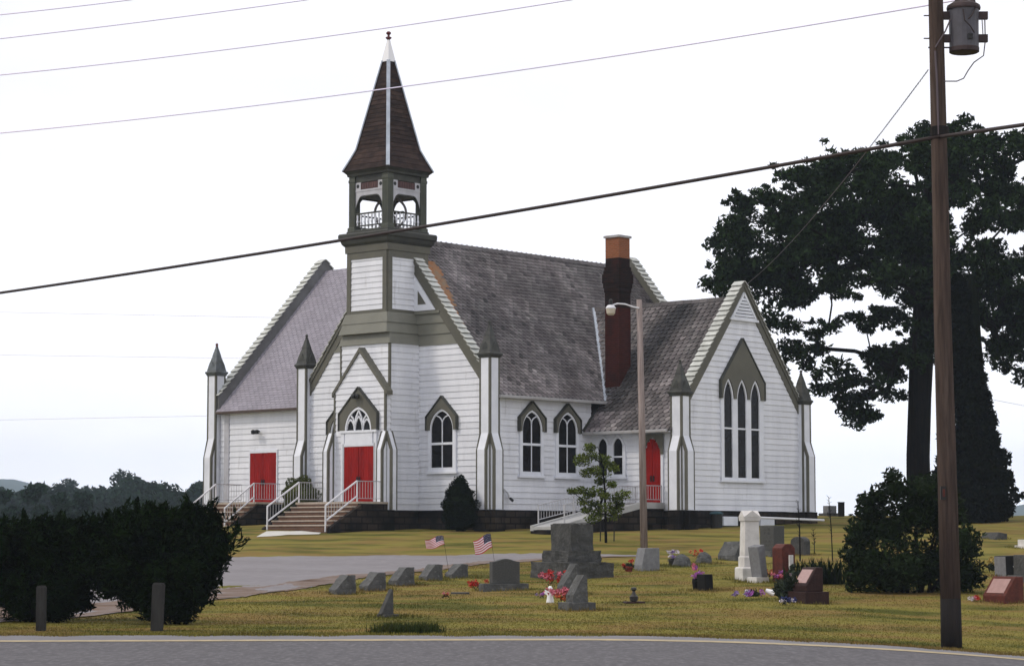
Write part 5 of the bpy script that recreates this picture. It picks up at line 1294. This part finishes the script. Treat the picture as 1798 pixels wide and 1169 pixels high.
# white obelisk
o, s = stone(1317, 1018, R(14), 'tall white marble obelisk with gabled top on a stepped base', 'obelisk')
k = s; m = MB(); m.sq(0, 0, [(21*k, -.1), (21*k, 21*k), (18.5*k, 23*k)]); part(m, 'base', M['marble'], o)
m = MB(); m.sq(0, 0, [(16*k, 23*k), (16*k, 40*k), (14.6*k, 42*k)]); part(m, 'plinth', M['marble'], o)
m = MB(); m.sq(0, 0, [(14.2*k, 42*k), (12.6*k, 106*k)])
part(m, 'shaft', M['marble'], o, .008)
m = MB(); h_ = 14.4*k; z0 = 103*k; zr = 121*k; ze = 110*k; m.sq(0, 0, [(h_, z0), (h_*1.05, ze)])
m.prism([(-h_*1.05, -h_*1.06, ze), (h_*1.05, -h_*1.06, ze), (0, -h_*1.06, zr)], (0, h_*2.12, 0)); m.prism([(-h_*1.06, -h_*1.05, ze), (-h_*1.06, h_*1.05, ze), (-h_*1.06, 0, zr)], (h_*2.12, 0, 0)); part(m, 'gabled_cap', M['marble'], o, 0)
# pale leaning slab in front of the obelisk
o, s = stone(1331, 1022, R(30), 'pale grey slab headstone leaning before the white obelisk')
m = MB(); m.box(-.20, .20, -.22, .22, -.1, .14); part(m, 'base', M['marble'], o)
m = MB(); m.prism([(-.04, -.22, .14), (.17, -.22, .14), (.06, -.22, 66*s), (-.16, -.22, 62*s)], (0, .46, 0)); part(m, 'die', M['granite_pale'], o, .02)
# red pillar
o, s = stone(1377, 1022, R(24), 'upright red-brown granite headstone with flowers and a small flag before it')
m = MB(); m.prism([(-.21, -.26, -.1), (.19, -.26, -.1), (.19, -.26, 60*s), (.08, -.26, 67*s), (-.10, -.26, 67*s), (-.21, -.26, 60*s)], (0, .52, 0)); part(m, 'die', M['granite_red'], o, .02)
for dy in (-.36, .34): m = MB(); m.box(-.06, .06, dy-.03, dy+.03, -.1, .72); part(m, 'corner_post', M['marble'], o)
# grey die behind
o, s = stone(1356, 975, R(25), 'grey upright headstone behind the obelisk, carved letters down its narrow left face')
m = MB(); m.box(-.36, .36, -.52, .52, -.1, 9*s); part(m, 'base', M['granite'], o)
m = MB(); m.box(-.22, .22, -.46, .46, 9*s, 52*s); part(m, 'die', M['granite_pol'], o, .02)
m = MB()
for i in range(5):
    for j in range(2): z_ = (16+7*i)*s; m.box(-.226, -.22, -.25+.26*j, -.25+.26*j+.17, z_, z_+4*s)
part(m, 'inscription', M['slate_stone'], o, 0)
# dark rounded tablet
o, s = stone(1405, 973, R(28), 'small dark headstone with a rounded top behind the bare whip')
m = MB(); wv = .42; m.prism([(-.12, -wv, -.1), (-.12, wv, -.1)]+[(-.12, wv*math.cos(t), (22+9*math.sin(t))*s) for t in np.linspace(0, math.pi, 11)], (.26, 0, 0)); part(m, 'die', M['slate_stone'], o, .015)
# right edge stones
o, s = stone(1770, 1012, R(20), 'dark grey headstone with pale left face behind the red slant stone')
m = MB(); m.prism([(-.22, -.30, -.1), (.24, -.30, -.1), (.22, -.30, 37*s), (-.24, -.30, 36*s)], (0, .62, 0)); part(m, 'die', M['granite_black'], o, .015)
m = MB(); m.prism([(-.236, -.28, .02), (-.226, -.28, .02), (-.246, -.28, 35*s), (-.256, -.28, 35*s)], (0, .58, 0)); part(m, 'face_panel', M['granite_pale'], o, 0)
o, s = stone(1806, 1020, R(20), 'grey headstone on a base cut off by the right picture edge')
m = MB(); m.box(-.40, .40, -.4, .4, -.1, .16); part(m, 'base', M['granite'], o); m = MB(); m.box(-.26, .26, -.32, .32, .16, 46*s); part(m, 'die', M['slate_stone'], o, .02)
o, s = stone(1744, 946, R(25), 'low dark stone lying far off right of the leafy bush')
m = MB(); m.prism([(-.35, -.5, -.1), (.30, -.5, -.1), (.30, -.5, 9*s), (-.10, -.5, 12*s)], (0, 1.0, 0)); part(m, 'die', M['slate_stone'], o, .02)
o, s = stone(1799, 962, R(25), 'small white tablet far back at the right picture edge')
m = MB(); m.box(-.12, .12, -.25, .25, -.1, 15*s); part(m, 'die', M['marble'], o, .015); m = MB(); m.box(-.2, .2, -.33, .33, -.12, .10); part(m, 'base', M['marble'], o)
q = at(1457, 903, 123); o = empty('headstone', (q.x, q.y, g(q.x, q.y)), R(25)); tag(o, 'pale square headstone on a dark base far off on the crest', 'headstone', GRP)
m = MB(); m.box(-.42, .42, -.42, .42, -.2, .14); part(m, 'base', M['slate_stone'], o); m = MB(); m.box(-.25, .25, -.25, .25, .14, .52); part(m, 'die', M['granite_pale'], o)
q = gp(1113, 1058); o = empty('flat_marker', q, R(10)); tag(o, 'flat ground marker with a small dark vase in the open lawn', 'grave marker')
m = MB(); m.box(-.22, .22, -.2, .2, -.04, .03); part(m, 'plaque', M['granite_red_dark'], o); m = MB(); m.lathe([(.05, .03), (.09, .05), (.10, .14), (.05, .19), (.03, .26), (.07, .30), (.06, .34), (.02, .35)], (0, 0, 0), 10); part(m, 'vase', M['darkpot'], o, 0)
q = gp(808, 1042); m = MB(); m.box(q.x-.22, q.x+.22, q.y-.25, q.y+.25, q.z-.05, q.z+.035)
tag(m.build('flat_marker', M['slate_stone'], None, .01), 'flat grey ground marker right of the lone pink flower', 'grave marker')

FR_ = np.array(FRINGE); sel = RNG.integers(0, len(FR_), 9000); ang_ = RNG.uniform(0, 2*np.pi, 9000); rad_ = RNG.uniform(.22, .75, 9000)
fx_, fy_ = FR_[sel, 0]+np.cos(ang_)*rad_, FR_[sel, 1]+np.sin(ang_)*rad_
FXY = [fx_, fy_]
def blades_at(name, x, y, h, material, tone=(.5, 1.1), w_=.010):
    N = len(x); z = gz(x, y); a = RNG.uniform(0, 2*math.pi, N); hh_ = h*RNG.uniform(.4, 1.3, N); la = RNG.uniform(0, 2*math.pi, N); ln = hh_*RNG.uniform(0, .7, N)
    B = np.column_stack([x, y, z-.004]); sv = np.column_stack([np.cos(a), np.sin(a), np.zeros(N)])*w_; T = B+np.column_stack([np.cos(la)*ln, np.sin(la)*ln, hh_])
    m_ = MB(); V3 = np.stack([B-sv, B+sv, T], 1).reshape(-1, 3)
    m_.v = [tuple(p) for p in V3]; m_.f = [(3*i, 3*i+1, 3*i+2) for i in range(N)]; m_.m = [0]*N; m_.t = RNG.uniform(*tone, N).tolist()
    return m_.build(name, material)
tag(blades_at('grass_fringe', fx_, fy_, .085, M['blade']), 'longer unmown grass around the feet of the headstones', 'grass', None, 'stuff')
# ------------------------------------------------------------------ flowers, vases, flags
def bouquet(px, py, label, cols, r, hgt, n=60, green=40, vase=None, name='flower_bunch', spread=.6, leafs=.05):
    q = gp(px, py); o = empty(name, q); tag(o, label, 'flowers', 'grave flowers')
    if vase:
        m_ = MB(); m_.lathe([(vase[1]*.6, -.03), (vase[1]*.7, .02), (vase[1], vase[2]*.7), (vase[1]*.95, vase[2])], (0, 0, 0), 10); m_.build('vase', M[vase[0]], o)
    heads = [np.array([RNG.normal(0, r*spread), RNG.normal(0, r*.5), hgt*RNG.uniform(.6, 1.15)]) for _ in range(max(4, n//11))]
    for i, h in enumerate(heads):
        leaf_mesh('bloom', clump_pts(h, r*.40, 22, .8), r*.36, M['fl_'+cols[i % len(cols)]], o, (.6, 1.3), 1.0)
    if green: leaf_mesh('leaves', clump_pts((0, 0, hgt*.45), r*.75, green, .7), leafs, M['fl_green'], o, (.5, 1.4), 1.8)
    return o
bouquet(840, 1036, 'bright red flowers beside the base of the curved-top headstone', ['red'], .19, .20, 90, 24)
bouquet(782, 1051, 'lone pink flower lying in the lawn left of the red flowers', ['pink', 'orange'], .11, .12, 48, 12)
bouquet(969, 1036, 'red flowers behind the white figurine by the wedge headstones', ['red', 'red', 'pink'], .24, .38, 110, 30)
bouquet(990, 1060, 'pink and coral flowers in front of the wedge headstones', ['pink', 'orange', 'pink'], .27, .26, 132, 50)
bouquet(951, 1050, 'purple flower bunch left of the white figurine', ['lilac', 'purple'], .11, .09, 48, 12)
bouquet(1104, 1003, 'dark green plant in a terracotta pot beside the pale headstone', ['red'], .19, .30, 12, 170, ('terracotta', .14, .16), 'potted_plant', .3, .09)
bouquet(1179, 993, 'white and lilac flowers in a dark holder behind the rounded boulder', ['white', 'lilac', 'white'], .20, .42, 90, 30, ('darkpot', .10, .22))
bouquet(1221, 984, 'orange-red flowers behind the second rounded boulder', ['orange', 'red'], .17, .30, 72, 20)
bouquet(1271, 982, 'few red flowers at the left of the half hidden grey headstone', ['red', 'orange'], .12, .24, 36, 16)
bouquet(1222, 1036, 'purple flowers in a tall black vase beside the small black headstone', ['purple', 'pink'], .20, .56, 96, 26, ('granite_black', .10, .30), spread=.4)
bouquet(1347, 1018, 'red flowers between the pale slab and the red granite headstone', ['red', 'orange'], .13, .28, 60, 30)
bouquet(1364, 1026, 'pink and red flowers just before the red granite headstone', ['pink', 'red', 'purple'], .17, .30, 84, 40)
bouquet(1320, 1047, 'fallen bouquet of lilac flowers and dark leaves lying on the lawn', ['lilac', 'purple', 'white'], .24, .10, 72, 130, None, 'flower_bunch', .8, .09)
bouquet(1378, 1062, 'blue flower arrangement on the ground before the dark greenery', ['blue', 'blue', 'white'], .16, .14, 110, 30)
bouquet(1386, 1054, 'mass of dark greenery in front of the red granite headstone', ['green'], .46, .58, 4, 1100, None, 'grave_greenery', .4, .12)
bouquet(1714, 1056, 'small bunch of pink flowers on the lawn right of the utility pole', ['pink', 'white', 'red'], .16, .10, 72, 16)
bouquet(1745, 1004, 'dark clump of grave flowers with yellow blooms left of the dark grey stone', ['yellow', 'yellow'], .22, .36, 60, 200, None, 'flower_bunch', .5, .10)
# white figurine
q = gp(966, 1058); o = empty('figurine', q); o.scale = (.8, .8, .72); tag(o, 'small white angel figurine among the red and pink flowers', 'figurine')
m = MB(); m.lathe([(.12, -.03), (.11, .05), (.08, .22), (.09, .32), (.04, .38)], (0, 0, 0), 12); m.lathe([(.02, .36), (.065, .42), (.07, .47), (.03, .53)], (0, 0, 0), 12); m.build('body', M['ceramic'], o, smooth=True)
m = MB()
for sx in (-1, 1): m.prism([(sx*.03, .06, .20), (sx*.17, .08, .30), (sx*.15, .08, .42), (sx*.04, .06, .36)], (0, .025, 0))
m.build('wing', M['ceramic'], o)
q = gp(1352, 1046); m = MB(); m.tube([q+Vector((-.10, 0, .14)), q+Vector((.02, -.02, .09)), q+Vector((.10, -.03, .06))], [.045, .07, .085], 10)
tag(m.build('tipped_vase', M['ceramic'], None), 'white vase lying tipped on the lawn left of the red headstone', 'vase')
q = gp(1786, 1018); m = MB(); m.lathe([(.08, -.03), (.05, .05), (.03, .20), (.05, .28), (.10, .36), (.09, .38)], q, 12)
tag(m.build('white_vase', M['ceramic'], None), 'white pedestal vase beside the red slant stone at the right edge', 'vase')
# flags
def flag_mat():
    mt = {}
    mt['stripe_r'] = mat('flag_red', (.42, .035, .06), .8); mt['stripe_w'] = mat('flag_white', (.72, .66, .68), .8); mt['canton'] = mat('flag_blue', (.03, .03, .07), .8); return mt
FM = flag_mat()
def flag(staff_top, staff_foot_px, wpx, hpx, label, drop=.25, wave=.05, foldx=1.0):
    foot = gp(*staff_foot_px); top = at(*staff_top, foot.y); s = foot.y/F_PX
    o = empty('grave_flag', foot); tag(o, label, 'flag', 'small flags on graves')
    t_ = top-foot; m_ = MB(); m_.tube([Vector((0, 0, -.05)), t_], .005, 6); m_.build('staff', M['post'], o)
    m_ = MB(); nx_, ny_ = 26, 13; W_ = wpx*s*foldx; H = hpx*s; dn = -t_.normalized()
    def P(i, j):
        u = i/nx_; v = j/ny_
        a = t_+dn*(H*v)
        return a+Vector((-W_*u, .05*math.sin(u*7+v*1.5)*1.4, -drop*W_*u+wave*math.sin(u*6+v)*.6))
    for i in range(nx_):
        for j in range(ny_):
            m_.quad(P(i, j), P(i+1, j), P(i+1, j+1), P(i, j+1), 2 if (i < nx_*.42 and j < 7) else (0 if j % 2 == 0 else 1))
    stars = []
    f_ = m_.build('cloth', [FM['stripe_r'], FM['stripe_w'], FM['canton']], o)
    st_ = MB()
    for r_ in range(4):
        for c_ in range(5):
            p = P(1.2+c_*2.0, .9+r_*1.5)+Vector((0, -.012, 0)); rr_ = .010
            pts_ = [p+Vector((math.sin(k*math.pi/5)*rr_*(1 if k % 2 == 0 else .4), 0, math.cos(k*math.pi/5)*rr_*(1 if k % 2 == 0 else .4))) for k in range(10)]
            st_.add(pts_, [tuple(range(10))])
    st_.build('stars', FM['stripe_w'], f_)
    return o
flag((778, 940), (790, 1014), 32, 17, 'small american flag on a leaning staff, left of the pair above the row of stones', .22)
flag((861, 936), (872, 1010), 30, 26, 'small american flag left of the large monument, larger of the pair', .42)
flag((1395, 995), (1388, 1040), 15, 24, 'small drooping american flag in front of the red granite headstone', .9)
# odds and ends by the transept foundation
q = cw(11.2, 7.9, 0); q.z = g(q.x, q.y); o = empty('rubbish_bin', q); tag(o, 'small dark bin with a teal lid against the transept foundation', 'bin')
m = MB(); m.lathe([(.22, -.05), (.24, 0), (.27, .55), (.28, .58)], (0, 0, 0), 14); m.build('body', M['black'], o); m = MB(); m.lathe([(.29, .57), (.30, .61), (.20, .68), (.03, .70)], (0, 0, 0), 14); m.build('lid', mat('teal_plastic', (.02, .06, .075), .5), o)
a = cw(11.3, 9.6, 0); b = cw(11.5, 15.3, 0); a.z = g(a.x, a.y)+.42; b.z = g(b.x, b.y)+.16
m = MB(); m.tube([a, a.lerp(b, .5), b], .05, 8); tag(m.build('drain_pipe', M['ceramic']), 'long white drain pipe lying along the transept foundation', 'pipe')

# ------------------------------------------------------------------ haze
hz = MB(); hz.box(-2600, 2600, -70, 3300, -45, 120)
hm = bpy.data.materials.new('haze'); hm.use_nodes = True; t = hm.node_tree; t.nodes.clear()
oo = t.nodes.new('ShaderNodeOutputMaterial'); pv = t.nodes.new('ShaderNodeVolumePrincipled'); pv.inputs['Color'].default_value = (.66, .80, 1.0, 1); pv.inputs['Density'].default_value = .00019; pv.inputs['Anisotropy'].default_value = .0
t.links.new(pv.outputs[0], oo.inputs['Volume'])
tag(hz.build('haze', hm), 'thin blue summer haze over the valley', 'haze', None, 'stuff')
